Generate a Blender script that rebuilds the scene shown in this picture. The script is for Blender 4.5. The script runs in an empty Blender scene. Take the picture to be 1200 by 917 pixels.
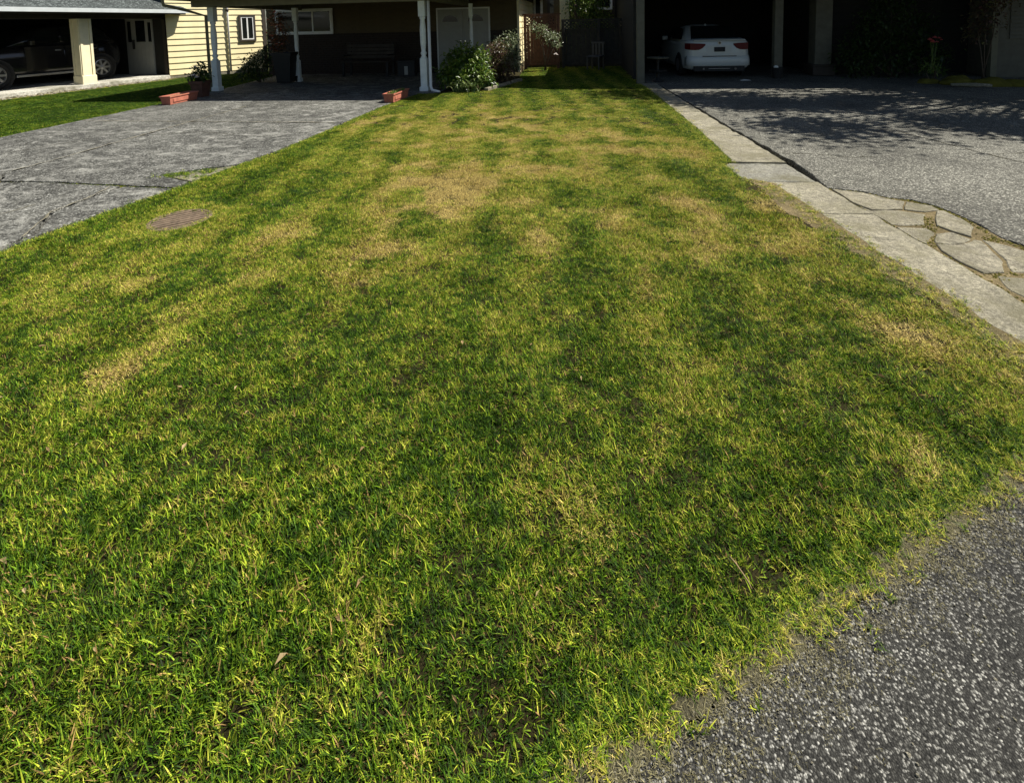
import bpy, bmesh, math, random
import numpy as np
from mathutils import Vector, Matrix, noise as mnoise

random.seed(7)
S = bpy.context.scene
C = S.collection
R = math.radians

# ------------------------------------------------------------------ camera
cam = bpy.data.cameras.new('camera'); camo = bpy.data.objects.new('camera', cam); C.objects.link(camo)
cam.sensor_fit = 'HORIZONTAL'; cam.sensor_width = 36; cam.lens = 18.0
cam.shift_y = -0.3187; cam.clip_start = 0.05; cam.clip_end = 900
_p, _r, _y = R(4.77), R(1.3), R(7.1)
fw = Vector((-math.sin(_y)*math.cos(_p), math.cos(_y)*math.cos(_p), -math.sin(_p)))
rt = Vector((math.cos(_y), math.sin(_y), 0)); up = rt.cross(fw)
r2 = rt*math.cos(_r) - up*math.sin(_r); u2 = up*math.cos(_r) + rt*math.sin(_r)
mw = Matrix((r2, u2, -fw)).transposed().to_4x4(); mw.translation = (0, 0, 1.55)
camo.matrix_world = mw
S.camera = camo

# ------------------------------------------------------------------ sky and sun
SUN_EL, SUN_AZ = R(53), math.atan2(0.95, 0.31)      # azimuth clockwise from +Y
w = bpy.data.worlds.new('World'); S.world = w; w.use_nodes = True
nt = w.node_tree; nt.nodes.clear()
sky = nt.nodes.new('ShaderNodeTexSky'); sky.sky_type = 'NISHITA'; sky.sun_disc = False
sky.sun_elevation = SUN_EL; sky.sun_rotation = SUN_AZ
bg = nt.nodes.new('ShaderNodeBackground'); bg.inputs['Strength'].default_value = 0.05
wo = nt.nodes.new('ShaderNodeOutputWorld')
nt.links.new(sky.outputs[0], bg.inputs[0]); nt.links.new(bg.outputs[0], wo.inputs[0])
sun = bpy.data.lights.new('sun', 'SUN'); sun.energy = 5.0; sun.angle = R(0.53); sun.color = (1, 0.95, 0.86)
suno = bpy.data.objects.new('sun', sun); C.objects.link(suno)
sd = Vector((math.sin(SUN_AZ)*math.cos(SUN_EL), math.cos(SUN_AZ)*math.cos(SUN_EL), math.sin(SUN_EL)))
suno.location = sd*60; suno.rotation_euler = (-sd).to_track_quat('-Z', 'Y').to_euler()
vs = S.view_settings
vs.view_transform = 'Standard'; vs.look = 'None'; vs.exposure = 0.76; vs.gamma = 1.0; vs.use_curve_mapping = False

# ------------------------------------------------------------------ helpers
def tag(o, label, cat=None, group=None, kind=None):
    o['label'] = label
    if cat: o['category'] = cat
    if group: o['group'] = group
    if kind: o['kind'] = kind
    return o

def empty(name, loc=(0, 0, 0), rz=0.0, parent=None):
    o = bpy.data.objects.new(name, None); C.objects.link(o)
    o.location = loc; o.rotation_euler = (0, 0, rz); o.empty_display_size = 0.1
    if parent: o.parent = parent
    return o

def link_mesh(name, me, mat=None, parent=None, loc=None, rz=None):
    o = bpy.data.objects.new(name, me); C.objects.link(o)
    if mat and not me.materials: me.materials.append(mat)
    if parent: o.parent = parent
    if loc: o.location = loc
    if rz is not None: o.rotation_euler = (0, 0, rz)
    return o

class MB:
    def __init__(s): s.v = []; s.f = []
    def add(s, vs_, fs_):
        n = len(s.v); s.v += [tuple(v) for v in vs_]; s.f += [tuple(i+n for i in f) for f in fs_]; return s
    def box(s, x0, x1, y0, y1, z0, z1, b=0.0):
        if b <= 0:
            v = [(x, y, z) for z in (z0, z1) for y in (y0, y1) for x in (x0, x1)]
            return s.add(v, [(0, 2, 3, 1), (4, 5, 7, 6), (0, 1, 5, 4), (2, 6, 7, 3), (0, 4, 6, 2), (1, 3, 7, 5)])
        poly = [(x0+b, y0), (x1-b, y0), (x1, y0+b), (x1, y1-b), (x1-b, y1), (x0+b, y1), (x0, y1-b), (x0, y0+b)]
        inn = [(x0+b, y0+b), (x1-b, y0+b), (x1-b, y0+b), (x1-b, y1-b), (x1-b, y1-b), (x0+b, y1-b), (x0+b, y1-b), (x0+b, y0+b)]
        v = [(x, y, z0) for x, y in poly] + [(x, y, z1-b) for x, y in poly] + [(x0+b, y0+b, z1), (x1-b, y0+b, z1), (x1-b, y1-b, z1), (x0+b, y1-b, z1)]
        f = [(i, (i+1) % 8, 8+(i+1) % 8, 8+i) for i in range(8)] + [tuple(reversed(range(8)))]
        f += [(8, 9, 17, 16), (10, 11, 18, 17), (12, 13, 19, 18), (14, 15, 16, 19), (9, 10, 17), (11, 12, 18), (13, 14, 19), (15, 8, 16), (16, 17, 18, 19)]
        return s.add(v, f)
    def prism(s, poly, z0, z1, b=0.0):
        n = len(poly)
        if b > 0:
            top = inset(poly, b)
            v = [(x, y, z0) for x, y in poly] + [(x, y, z1-b) for x, y in poly] + [(x, y, z1) for x, y in top]
            f = [(i, (i+1) % n, n+(i+1) % n, n+i) for i in range(n)] + [(n+i, n+(i+1) % n, 2*n+(i+1) % n, 2*n+i) for i in range(n)]
            f += [tuple(range(2*n, 3*n))]
        else:
            v = [(x, y, z0) for x, y in poly] + [(x, y, z1) for x, y in poly]
            f = [(i, (i+1) % n, n+(i+1) % n, n+i) for i in range(n)] + [tuple(range(n, 2*n)), tuple(reversed(range(n)))]
        return s.add(v, f)
    def extrude_x(s, prof, x0, x1):          # prof in (y, z)
        n = len(prof)
        v = [(x0, y, z) for y, z in prof] + [(x1, y, z) for y, z in prof]
        f = [(i, n+i, n+(i+1) % n, (i+1) % n) for i in range(n)] + [tuple(range(n)), tuple(reversed(range(n, 2*n)))]
        return s.add(v, f)
    def extrude_y(s, prof, y0, y1):          # prof in (x, z)
        n = len(prof)
        v = [(x, y0, z) for x, z in prof] + [(x, y1, z) for x, z in prof]
        f = [(i, (i+1) % n, n+(i+1) % n, n+i) for i in range(n)] + [tuple(reversed(range(n))), tuple(range(n, 2*n))]
        return s.add(v, f)
    def tube(s, pts, r, n=8):
        pts = [Vector(p) for p in pts]; rs = r if isinstance(r, (list, tuple)) else [r]*len(pts)
        rings = []
        for i, p in enumerate(pts):
            d = (pts[min(i+1, len(pts)-1)] - pts[max(i-1, 0)]).normalized()
            a = d.cross(Vector((0, 0, 1)))
            if a.length < 1e-3: a = d.cross(Vector((0, 1, 0)))
            a.normalize(); b = d.cross(a)
            rings.append([p + (a*math.cos(2*math.pi*k/n) + b*math.sin(2*math.pi*k/n))*rs[i] for k in range(n)])
        v = [q for ring in rings for q in ring]; f = []
        for i in range(len(pts)-1):
            for k in range(n): f.append((i*n+k, i*n+(k+1) % n, (i+1)*n+(k+1) % n, (i+1)*n+k))
        f += [tuple(reversed(range(n))), tuple(range((len(pts)-1)*n, len(pts)*n))]
        return s.add(v, f)
    def lathe(s, prof, n=16, c=(0, 0), axis='z'):   # prof (r, z)
        m = len(prof); v = []
        for r, z in prof:
            for k in range(n):
                a = 2*math.pi*k/n
                if axis == 'z': v.append((c[0]+r*math.cos(a), c[1]+r*math.sin(a), z))
                else: v.append((z, c[0]+r*math.cos(a), c[1]+r*math.sin(a)))
        f = [(i*n+k, i*n+(k+1) % n, (i+1)*n+(k+1) % n, (i+1)*n+k) for i in range(m-1) for k in range(n)]
        f += [tuple(reversed(range(n))), tuple(range((m-1)*n, m*n))]
        return s.add(v, f)
    def mesh(s, name, smooth=False, fix=True):
        me = bpy.data.meshes.new(name); me.from_pydata(s.v, [], s.f)
        if fix:
            bm = bmesh.new(); bm.from_mesh(me); bmesh.ops.recalc_face_normals(bm, faces=bm.faces); bm.to_mesh(me); bm.free()
        if smooth: me.polygons.foreach_set('use_smooth', [True]*len(me.polygons))
        me.update(); return me
    def build(s, name, mat, parent=None, smooth=False, fix=True):
        return link_mesh(name, s.mesh(name, smooth, fix), mat, parent)

def inset(poly, d):
    n = len(poly); out = []
    area = sum(poly[i][0]*poly[(i+1) % n][1]-poly[(i+1) % n][0]*poly[i][1] for i in range(n))
    sg = 1 if area > 0 else -1
    for i in range(n):
        p0, p1, p2 = Vector(poly[i-1]), Vector(poly[i]), Vector(poly[(i+1) % n])
        a = (p1-p0).normalized(); b = (p2-p1).normalized()
        na = Vector((-a.y, a.x))*sg; nb = Vector((-b.y, b.x))*sg
        m = na+nb
        k = m.dot(na)
        m = m/max(k, 0.5)
        out.append(tuple(p1 + m*d))
    return out

def rough_poly(poly, step, amp, seed=0):
    """subdivide edges and shift them by a noise of the place, so neighbours keep fitting"""
    out = []
    n = len(poly)
    for i in range(n):
        a, b = Vector(poly[i]), Vector(poly[(i+1) % n])
        k = max(1, int((b-a).length/step))
        for j in range(k):
            p = a.lerp(b, j/k)
            q = Vector((p.x*5, p.y*5, seed))
            out.append((p.x+amp*mnoise.noise(q), p.y+amp*mnoise.noise(q+Vector((31, 17, 5)))))
    return out

# ------------------------------------------------------------------ materials
def mat(name):
    m = bpy.data.materials.new(name); m.use_nodes = True
    t = m.node_tree; b = t.nodes['Principled BSDF']
    return m, t, b
def nd(t, typ, **k):
    n = t.nodes.new(typ)
    for a, v in k.items():
        if a in n.inputs: n.inputs[a].default_value = v
        else: setattr(n, a, v)
    return n
def col(c): return (c[0], c[1], c[2], 1)
def ramp(t, fac, stops):
    r = t.nodes.new('ShaderNodeValToRGB'); e = r.color_ramp.elements
    while len(e) < len(stops): e.new(0.5)
    for i, (p, c) in enumerate(stops):
        e[i].position = p; e[i].color = col(c) if not isinstance(c, (int, float)) else (c, c, c, 1)
    t.links.new(fac, r.inputs[0]); return r
def mixc(t, fac, a, b, mode='MIX'):
    m = t.nodes.new('ShaderNodeMix'); m.data_type = 'RGBA'; m.blend_type = mode
    for sck, v in ((m.inputs[0], fac), (m.inputs[6], a), (m.inputs[7], b)):
        if hasattr(v, 'is_output'): t.links.new(v, sck)
        else: sck.default_value = v if isinstance(v, (int, float)) else col(v)
    return m.outputs[2]
def mth(t, op, a, b=None, clamp=False):
    m = t.nodes.new('ShaderNodeMath'); m.operation = op; m.use_clamp = clamp
    for i, v in enumerate((a, b)):
        if v is None: continue
        if hasattr(v, 'is_output'): t.links.new(v, m.inputs[i])
        else: m.inputs[i].default_value = v
    return m.outputs[0]
def wpos(t): return t.nodes.new('ShaderNodeNewGeometry').outputs['Position']
def noise(t, scale, detail=4, rough=0.55, vec=None, dist=0.0):
    n = nd(t, 'ShaderNodeTexNoise', Scale=scale, Detail=detail, Roughness=rough, Distortion=dist)
    if vec is not None: t.links.new(vec, n.inputs['Vector'])
    return n.outputs['Fac']
def mapping(t, vec, scale=(1, 1, 1), rot=(0, 0, 0)):
    m = t.nodes.new('ShaderNodeMapping'); t.links.new(vec, m.inputs[0])
    m.inputs['Scale'].default_value = scale; m.inputs['Rotation'].default_value = rot
    return m.outputs[0]
def bump(t, b, h, strength=0.5, dist=0.01):
    n = nd(t, 'ShaderNodeBump', Strength=strength, Distance=dist); t.links.new(h, n.inputs['Height'])
    t.links.new(n.outputs[0], b.inputs['Normal'])

def paint(name, c, rough=0.5, var=0.12, scale=6, spec=0.4, metal=0.0, bumps=0.0):
    m, t, b = mat(name); v = t.nodes.new('ShaderNodeTexCoord').outputs['Object']
    n = noise(t, scale, 6, 0.65, v)
    lo = tuple(x*(1-var*1.6) for x in c); hi = tuple(min(1, x*(1+var)) for x in c)
    r = ramp(t, n, [(0.3, lo), (0.72, hi)])
    t.links.new(r.outputs[0], b.inputs['Base Color'])
    b.inputs['Roughness'].default_value = rough; b.inputs['Metallic'].default_value = metal
    b.inputs['Specular IOR Level'].default_value = spec
    if bumps: bump(t, b, noise(t, scale*12, 4, 0.6, v), bumps, 0.004)
    return m

def asphalt(name, base, light, scale, light_share=0.25, patch=0.25, spec=0.25, streak=None, bstr=0.6):
    m, t, b = mat(name); v = wpos(t)
    vo = nd(t, 'ShaderNodeTexVoronoi', Scale=scale, Randomness=1.0); t.links.new(v, vo.inputs['Vector'])
    vo2 = nd(t, 'ShaderNodeTexVoronoi', Scale=scale*0.42, Randomness=1.0); t.links.new(v, vo2.inputs['Vector'])
    sep = nd(t, 'ShaderNodeSeparateColor'); t.links.new(vo.outputs['Color'], sep.inputs[0])
    sep2 = nd(t, 'ShaderNodeSeparateColor'); t.links.new(vo2.outputs['Color'], sep2.inputs[0])
    dark = tuple(x*0.45 for x in base)
    a = ramp(t, sep.outputs[0], [(0.0, dark), (0.45, base), (1-light_share, tuple(x*1.35 for x in base)), (1-light_share*0.25, light), (1.0, tuple(min(1, x*1.4) for x in light))]).outputs[0]
    # bigger, rarer stones with a limited radius
    big = mth(t, 'MULTIPLY', mth(t, 'GREATER_THAN', sep2.outputs[1], 0.968), mth(t, 'LESS_THAN', vo2.outputs['Distance'], 0.33))
    a = mixc(t, big, a, tuple(min(1, x*1.5) for x in light))
    # tar between the stones
    edge = ramp(t, vo.outputs['Distance'], [(0.32, 1.0), (0.62, 0.4)]).outputs[0]
    a = mixc(t, 0.8, a, edge, 'MULTIPLY')
    big_n = noise(t, 0.9, 5, 0.6, v)
    a = mixc(t, 1.0, a, ramp(t, big_n, [(0.3, 1-patch), (0.7, 1+patch*0.6)]).outputs[0], 'MULTIPLY')
    mid_n = noise(t, 7, 6, 0.7, v)
    a = mixc(t, 1.0, a, ramp(t, mid_n, [(0.3, 0.72), (0.7, 1.22)]).outputs[0], 'MULTIPLY')
    if streak:
        vv = mapping(t, v, (1.0, 1.35, 1), (0, 0, R(50)))
        sn = noise(t, 3.6, 12, 0.80, vv, 0.5)
        sm = ramp(t, noise(t, 0.45, 4, 0.6, v, 0.8), [(0.36, 0.15), (0.62, 0.95)]).outputs[0]
        a = mixc(t, mth(t, 'MULTIPLY', ramp(t, sn, [(0.48, 0.0), (0.63, 0.9)]).outputs[0], sm), a, streak)
        # long thin pale scuffs
        vm = nd(t, 'ShaderNodeTexVoronoi', Scale=0.55, feature='DISTANCE_TO_EDGE'); 
        wv = nd(t, 'ShaderNodeVectorMath', operation='ADD'); t.links.new(v, wv.inputs[0])
        wn = nd(t, 'ShaderNodeTexNoise', Scale=1.6, Detail=5.0); t.links.new(v, wn.inputs['Vector'])
        t.links.new(wn.outputs['Color'], wv.inputs[1]); t.links.new(wv.outputs[0], vm.inputs['Vector'])
        ln = ramp(t, vm.outputs['Distance'], [(0.006, 1.0), (0.03, 0.0)]).outputs[0]
        a = mixc(t, mth(t, 'MULTIPLY', ln, ramp(t, noise(t, 5, 5, 0.7, v), [(0.48, 0.0), (0.62, 0.5)]).outputs[0]), a, tuple(x*1.15 for x in streak))
    t.links.new(a, b.inputs['Base Color'])
    b.inputs['Roughness'].default_value = 0.85; b.inputs['Specular IOR Level'].default_value = spec
    h = mth(t, 'SUBTRACT', 1.0, vo.outputs['Distance'])
    bump(t, b, h, bstr, 0.6/scale)
    return m

def concrete(name, c, var=0.25, scale=4, stone=0.0):
    m, t, b = mat(name); v = wpos(t)
    n1 = noise(t, scale, 8, 0.7, v); n2 = noise(t, scale*22, 5, 0.75, v); n3 = noise(t, scale*90, 2, 0.5, v)
    a = ramp(t, n1, [(0.3, tuple(x*(1-var) for x in c)), (0.7, tuple(x*(1+var*0.6) for x in c))]).outputs[0]
    a = mixc(t, 1.0, a, ramp(t, n2, [(0.32, 0.62), (0.65, 1.2)]).outputs[0], 'MULTIPLY')
    a = mixc(t, 1.0, a, ramp(t, n3, [(0.34, 0.7), (0.6, 1.12)]).outputs[0], 'MULTIPLY')
    gr_ = ramp(t, noise(t, 48, 8, 0.85, v), [(0.36, 0.42), (0.5, 0.95), (0.62, 1.45)]).outputs[0]
    a = mixc(t, 1.0, a, gr_, 'MULTIPLY')
    sp_ = ramp(t, noise(t, 160, 2, 0.5, v), [(0.60, 1.0), (0.68, 0.45)]).outputs[0]
    a = mixc(t, 1.0, a, sp_, 'MULTIPLY')
    a = mixc(t, 1.0, a, ramp(t, noise(t, 14, 6, 0.75, v), [(0.34, 0.66), (0.66, 1.22)]).outputs[0], 'MULTIPLY')
    dirt = ramp(t, noise(t, scale*0.5, 6, 0.7, v), [(0.46, 0.0), (0.62, 0.7)]).outputs[0]
    a = mixc(t, dirt, a, (0.115, 0.105, 0.06))
    t.links.new(a, b.inputs['Base Color']); b.inputs['Roughness'].default_value = 0.9
    b.inputs['Specular IOR Level'].default_value = 0.2
    bump(t, b, n2, 0.7, 0.012)
    return m

def leafmat(name, cols, trans=0.35, rough=0.45, spec=0.35, wscale=1.5):
    m, t, b = mat(name)
    g = t.nodes.new('ShaderNodeNewGeometry')
    n = noise(t, wscale, 3, 0.6, g.outputs['Position'])
    f = mth(t, 'ADD', mth(t, 'MULTIPLY', g.outputs['Random Per Island'], 0.7), mth(t, 'MULTIPLY', mth(t, 'SUBTRACT', n, 0.35), 0.9), True)
    r = ramp(t, f, [(i/(len(cols)-1), c) for i, c in enumerate(cols)])
    t.links.new(r.outputs[0], b.inputs['Base Color'])
    b.inputs['Roughness'].default_value = rough; b.inputs['Specular IOR Level'].default_value = spec
    tr = t.nodes.new('ShaderNodeBsdfTranslucent'); t.links.new(r.outputs[0], tr.inputs[0])
    mx = t.nodes.new('ShaderNodeMixShader'); mx.inputs[0].default_value = trans
    t.links.new(b.outputs[0], mx.inputs[1]); t.links.new(tr.outputs[0], mx.inputs[2])
    t.links.new(mx.outputs[0], t.nodes['Material Output'].inputs[0])
    return m

def soilmat(name, a_, b_, c_):
    m, t, b = mat(name); v = wpos(t)
    n1 = noise(t, 3, 6, 0.65, v); n2 = noise(t, 55, 6, 0.75, v)
    a = ramp(t, n2, [(0.25, a_), (0.55, b_), (0.8, c_)]).outputs[0]
    a = mixc(t, 1.0, a, ramp(t, n1, [(0.3, 0.65), (0.7, 1.25)]).outputs[0], 'MULTIPLY')
    t.links.new(a, b.inputs['Base Color']); b.inputs['Roughness'].default_value = 0.95
    b.inputs['Specular IOR Level'].default_value = 0.1
    bump(t, b, n2, 1.0, 0.02)
    return m

def grassmat(name, warm=0.0):
    m, t, b = mat(name)
    g = t.nodes.new('ShaderNodeNewGeometry'); v = g.outputs['Position']; rnd = g.outputs['Random Per Island']
    oi = t.nodes.new('ShaderNodeObjectInfo').outputs['Random']
    at = nd(t, 'ShaderNodeAttribute', attribute_name='dry', attribute_type='INSTANCER').outputs['Fac']
    n2 = noise(t, 8.0, 6, 0.75, v); n3 = noise(t, 24, 4, 0.7, v)
    d = mth(t, 'MULTIPLY', mth(t, 'SUBTRACT', n2, 0.5), 1.35)
    d = mth(t, 'ADD', d, mth(t, 'MULTIPLY', mth(t, 'SUBTRACT', n3, 0.5), 1.4))
    d = mth(t, 'ADD', d, at)
    d = mth(t, 'ADD', d, mth(t, 'MULTIPLY', mth(t, 'SUBTRACT', rnd, 0.5), 0.55))
    d = mth(t, 'ADD', d, mth(t, 'MULTIPLY', mth(t, 'SUBTRACT', oi, 0.5), 0.14))
    d = mth(t, 'ADD', d, 0.285+warm, True)
    r = ramp(t, d, [(0.0, (0.016, 0.044, 0.003)), (0.20, (0.048, 0.108, 0.005)), (0.40, (0.132, 0.222, 0.010)),
                    (0.58, (0.300, 0.345, 0.026)), (0.76, (0.420, 0.375, 0.060)), (1.0, (0.49, 0.385, 0.125))]).outputs[0]
    # a few brown, dead blades
    r2_ = mixc(t, mth(t, 'MULTIPLY', mth(t, 'GREATER_THAN', mth(t, 'FRACT', mth(t, 'MULTIPLY', rnd, 17.3)), 0.90), mth(t, 'GREATER_THAN', d, 0.33)), r, (0.30, 0.19, 0.07))
    vr = ramp(t, mth(t, 'FRACT', mth(t, 'MULTIPLY', rnd, 7.7)), [(0.0, 0.26), (0.5, 0.95), (1.0, 1.85)]).outputs[0]
    r2_ = mixc(t, 1.0, r2_, vr, 'MULTIPLY')
    t.links.new(r2_, b.inputs['Base Color'])
    b.inputs['Roughness'].default_value = 0.6; b.inputs['Specular IOR Level'].default_value = 0.14
    tr = t.nodes.new('ShaderNodeBsdfTranslucent'); t.links.new(r2_, tr.inputs[0])
    mx = t.nodes.new('ShaderNodeMixShader'); mx.inputs[0].default_value = 0.22
    t.links.new(b.outputs[0], mx.inputs[1]); t.links.new(tr.outputs[0], mx.inputs[2])
    t.links.new(mx.outputs[0], t.nodes['Material Output'].inputs[0])
    return m

def glassmat(name, c=(0.01, 0.012, 0.012), rough=0.06):
    m, t, b = mat(name)
    b.inputs['Base Color'].default_value = col(c); b.inputs['Roughness'].default_value = rough
    b.inputs['Specular IOR Level'].default_value = 0.5
    return m

M = {}
M['road'] = asphalt('road asphalt', (0.044, 0.043, 0.037), (0.29, 0.284, 0.25), 215, 0.28, 0.42, bstr=1.0)
M['drive'] = asphalt('driveway asphalt', (0.140, 0.136, 0.111), (0.35, 0.34, 0.285), 90, 0.30, 0.42, bstr=0.8)
M['olddrive'] = asphalt('worn driveway', (0.092, 0.091, 0.079), (0.27, 0.268, 0.24), 70, 0.32, 0.40, streak=(0.36, 0.355, 0.315), bstr=0.7)
M['kerb'] = concrete('kerb concrete', (0.37, 0.34, 0.25), 0.42, 5)
M['kerb2'] = concrete('patch concrete', (0.29, 0.28, 0.23), 0.3, 5)
M['slab'] = concrete('slab concrete', (0.62, 0.60, 0.52), 0.12, 3)
M['frag'] = concrete('fragment concrete', (0.35, 0.32, 0.235), 0.45, 8)
M['soil'] = soilmat('lawn soil', (0.010, 0.009, 0.004), (0.038, 0.032, 0.012), (0.10, 0.08, 0.03))
M['drysoil'] = soilmat('dry soil', (0.07, 0.055, 0.03), (0.21, 0.165, 0.085), (0.40, 0.33, 0.19))
M['fringe'] = soilmat('sandy fringe', (0.045, 0.042, 0.03), (0.12, 0.11, 0.065), (0.25, 0.225, 0.14))
M['ground'] = soilmat('ground', (0.02, 0.022, 0.008), (0.05, 0.055, 0.015), (0.09, 0.085, 0.03))
M['deadleaf'] = leafmat('dead leaves', [(0.16, 0.10, 0.045), (0.33, 0.23, 0.11), (0.50, 0.40, 0.22)], 0.2, 0.8, 0.1, 20)
M['moss'] = leafmat('moss', [(0.04, 0.045, 0.012), (0.11, 0.10, 0.018), (0.22, 0.19, 0.03)], 0.1, 0.9, 0.1, 9)
M['grass'] = grassmat('grass')
M['straw'] = leafmat('dry thatch', [(0.10, 0.085, 0.04), (0.21, 0.19, 0.09), (0.31, 0.28, 0.14), (0.42, 0.38, 0.22)], 0.15, 0.8, 0.1, 14)
M['cream'] = paint('cream paint', (0.78, 0.70, 0.47), 0.6, 0.06)
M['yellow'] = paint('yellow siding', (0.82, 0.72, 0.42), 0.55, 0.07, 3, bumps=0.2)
M['white'] = paint('white paint', (0.78, 0.78, 0.75), 0.5, 0.06)
M['postwhite'] = paint('post paint', (0.72, 0.76, 0.74), 0.5, 0.08, 9)
M['gutter'] = paint('gutter metal', (0.70, 0.74, 0.74), 0.4, 0.06)
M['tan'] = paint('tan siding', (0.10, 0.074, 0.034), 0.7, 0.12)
M['beam'] = paint('beam paint', (0.18, 0.17, 0.11), 0.7, 0.12)
M['beam2'] = paint('grey plastic', (0.075, 0.075, 0.07), 0.6, 0.1)
M['brick'] = paint('dark brick', (0.04, 0.027, 0.021), 0.85, 0.3, 20)
M['mortar'] = paint('mortar', (0.05, 0.045, 0.04), 0.9, 0.2)
M['brown'] = paint('brown trim', (0.045, 0.035, 0.026), 0.6, 0.2)
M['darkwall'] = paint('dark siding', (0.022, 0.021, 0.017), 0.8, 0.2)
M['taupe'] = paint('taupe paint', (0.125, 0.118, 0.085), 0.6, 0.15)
M['cedar'] = paint('cedar', (0.095, 0.042, 0.026), 0.65, 0.3, 12, bumps=0.4)
M['darkfence'] = paint('weathered fence', (0.05, 0.047, 0.04), 0.85, 0.3, 10, bumps=0.4)
M['shingle'] = asphalt('roof shingle', (0.07, 0.082, 0.080), (0.16, 0.18, 0.175), 30, 0.4, 0.25)
M['terracotta'] = paint('terracotta plastic', (0.43, 0.145, 0.095), 0.65, 0.2, 14)
M['terradark'] = paint('brown clay', (0.10, 0.045, 0.032), 0.75, 0.25, 9)
M['black'] = paint('black plastic', (0.014, 0.014, 0.014), 0.55, 0.2)
M['rubber'] = paint('rubber', (0.012, 0.012, 0.012), 0.8, 0.2)
M['iron'] = paint('rusty cover', (0.16, 0.115, 0.075), 0.8, 0.35, 25, bumps=0.6)
M['irondark'] = paint('cover slots', (0.012, 0.010, 0.008), 0.9, 0.2)
M['carwhite'] = paint('white car paint', (0.56, 0.585, 0.56), 0.18, 0.02, spec=0.6)
M['carblack'] = paint('black car paint', (0.010, 0.010, 0.011), 0.15, 0.05, spec=0.6)
M['rim'] = paint('alloy', (0.45, 0.45, 0.45), 0.35, 0.1, metal=0.8)
M['chrome'] = paint('chrome', (0.6, 0.6, 0.6), 0.2, 0.05, metal=1.0)
M['redlamp'] = paint('red lamp', (0.11, 0.004, 0.005), 0.4, 0.15, spec=0.3)
M['glass'] = glassmat('dark glass')
M['doorwhite'] = paint('door paint', (0.34, 0.34, 0.31), 0.5, 0.05)
M['bark'] = paint('bark', (0.10, 0.075, 0.05), 0.9, 0.35, 9, bumps=0.8)
M['leafg'] = leafmat('green leaves', [(0.03, 0.08, 0.010), (0.10, 0.17, 0.02), (0.28, 0.33, 0.08)], 0.3, 0.35, 0.5, 4)
M['leafr'] = leafmat('reddish leaves', [(0.05, 0.035, 0.02), (0.10, 0.045, 0.035), (0.12, 0.11, 0.04), (0.16, 0.18, 0.06)], 0.3, 0.35, 0.5, 5)
M['leafs'] = leafmat('strap leaves', [(0.05, 0.10, 0.02), (0.14, 0.19, 0.06), (0.30, 0.33, 0.16)], 0.3, 0.35, 0.5, 4)
M['leafgrey'] = leafmat('rose leaves', [(0.07, 0.10, 0.04), (0.16, 0.20, 0.10), (0.34, 0.36, 0.22)], 0.3, 0.4, 0.5, 4)
M['leafo'] = leafmat('russet leaves', [(0.03, 0.04, 0.015), (0.12, 0.05, 0.02), (0.28, 0.10, 0.04)], 0.3, 0.4, 0.4, 3)
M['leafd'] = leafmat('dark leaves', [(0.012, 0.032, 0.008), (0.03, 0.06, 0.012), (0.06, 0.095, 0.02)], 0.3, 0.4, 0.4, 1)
M['petalw'] = leafmat('white petals', [(0.75, 0.68, 0.66), (0.85, 0.8, 0.78)], 0.3)
M['petalp'] = leafmat('pink petals', [(0.65, 0.16, 0.16), (0.75, 0.35, 0.25)], 0.3)
M['petalr'] = leafmat('red petals', [(0.55, 0.03, 0.04), (0.75, 0.25, 0.25)], 0.3)
M['paper'] = paint('paper', (0.75, 0.74, 0.68), 0.8, 0.05)

# ------------------------------------------------------------------ setting: ground, road, driveways
g = MB().add([(-350, -350, -.16), (350, -350, -.16), (350, 350, -.16), (-350, 350, -.16)], [(0, 1, 2, 3)]).build('ground', M['ground'])
tag(g, 'bare dark earth spreading under and beyond the yards', kind='structure')

def road_y(x): return 0.91 + 0.575*x + 0.018*x*x
edge = [(x*0.25, road_y(x*0.25)) for x in range(-48, 57)]
edge = [(x, y + 0.022*mnoise.noise(Vector((x*6, 3, 1))) + 0.03*mnoise.noise(Vector((x*1.7, 8, 1)))) for x, y in edge]
m_ = MB(); n_ = len(edge)
m_.add([(x, y, 0.0) for x, y in edge] + [(x*1.2+3, y-9, 0.0) for x, y in edge], [(i, n_+i, n_+i+1, i+1) for i in range(n_-1)])
road = m_.build('road', M['road']); tag(road, 'coarse dark asphalt road with pale stone chips along the grass edge', kind='structure')

LAWN_L = [(-4.75, -1.6), (-4.35, 0.5), (-4.15, 2.0), (-4.06, 3.03), (-4.0, 3.61), (-3.89, 4.28), (-3.82, 4.91), (-3.68, 5.88), (-3.64, 7.45), (-3.62, 9.59), (-3.42, 10.9)]
KERB_R = [(2.39, 2.15), (2.35, 2.92), (2.31, 3.5), (2.22, 4.93), (2.14, 6.87), (2.05, 8.78), (1.95, 11.46), (1.92, 12.5)]
def lerp_tab(tab, y):
    if y <= tab[0][1]: return tab[0][0]
    for (x0, y0), (x1, y1) in zip(tab, tab[1:]):
        if y <= y1: return x0+(x1-x0)*(y-y0)/(y1-y0)
    return tab[-1][0]
def lawnL(y): return lerp_tab(LAWN_L, y)
def kerbR(y): return lerp_tab(KERB_R, y)
KERB_L = [(2.06, 2.1), (2.04, 2.53), (1.99, 3.02), (1.91, 3.77), (1.82, 4.6), (1.80, 4.88), (1.56, 5.05), (1.55, 5.5), (1.66, 5.62), (1.68, 7.4), (1.60, 11.48), (1.52, 12.5)]
def kerbL(y): return lerp_tab(KERB_L, y)

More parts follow.
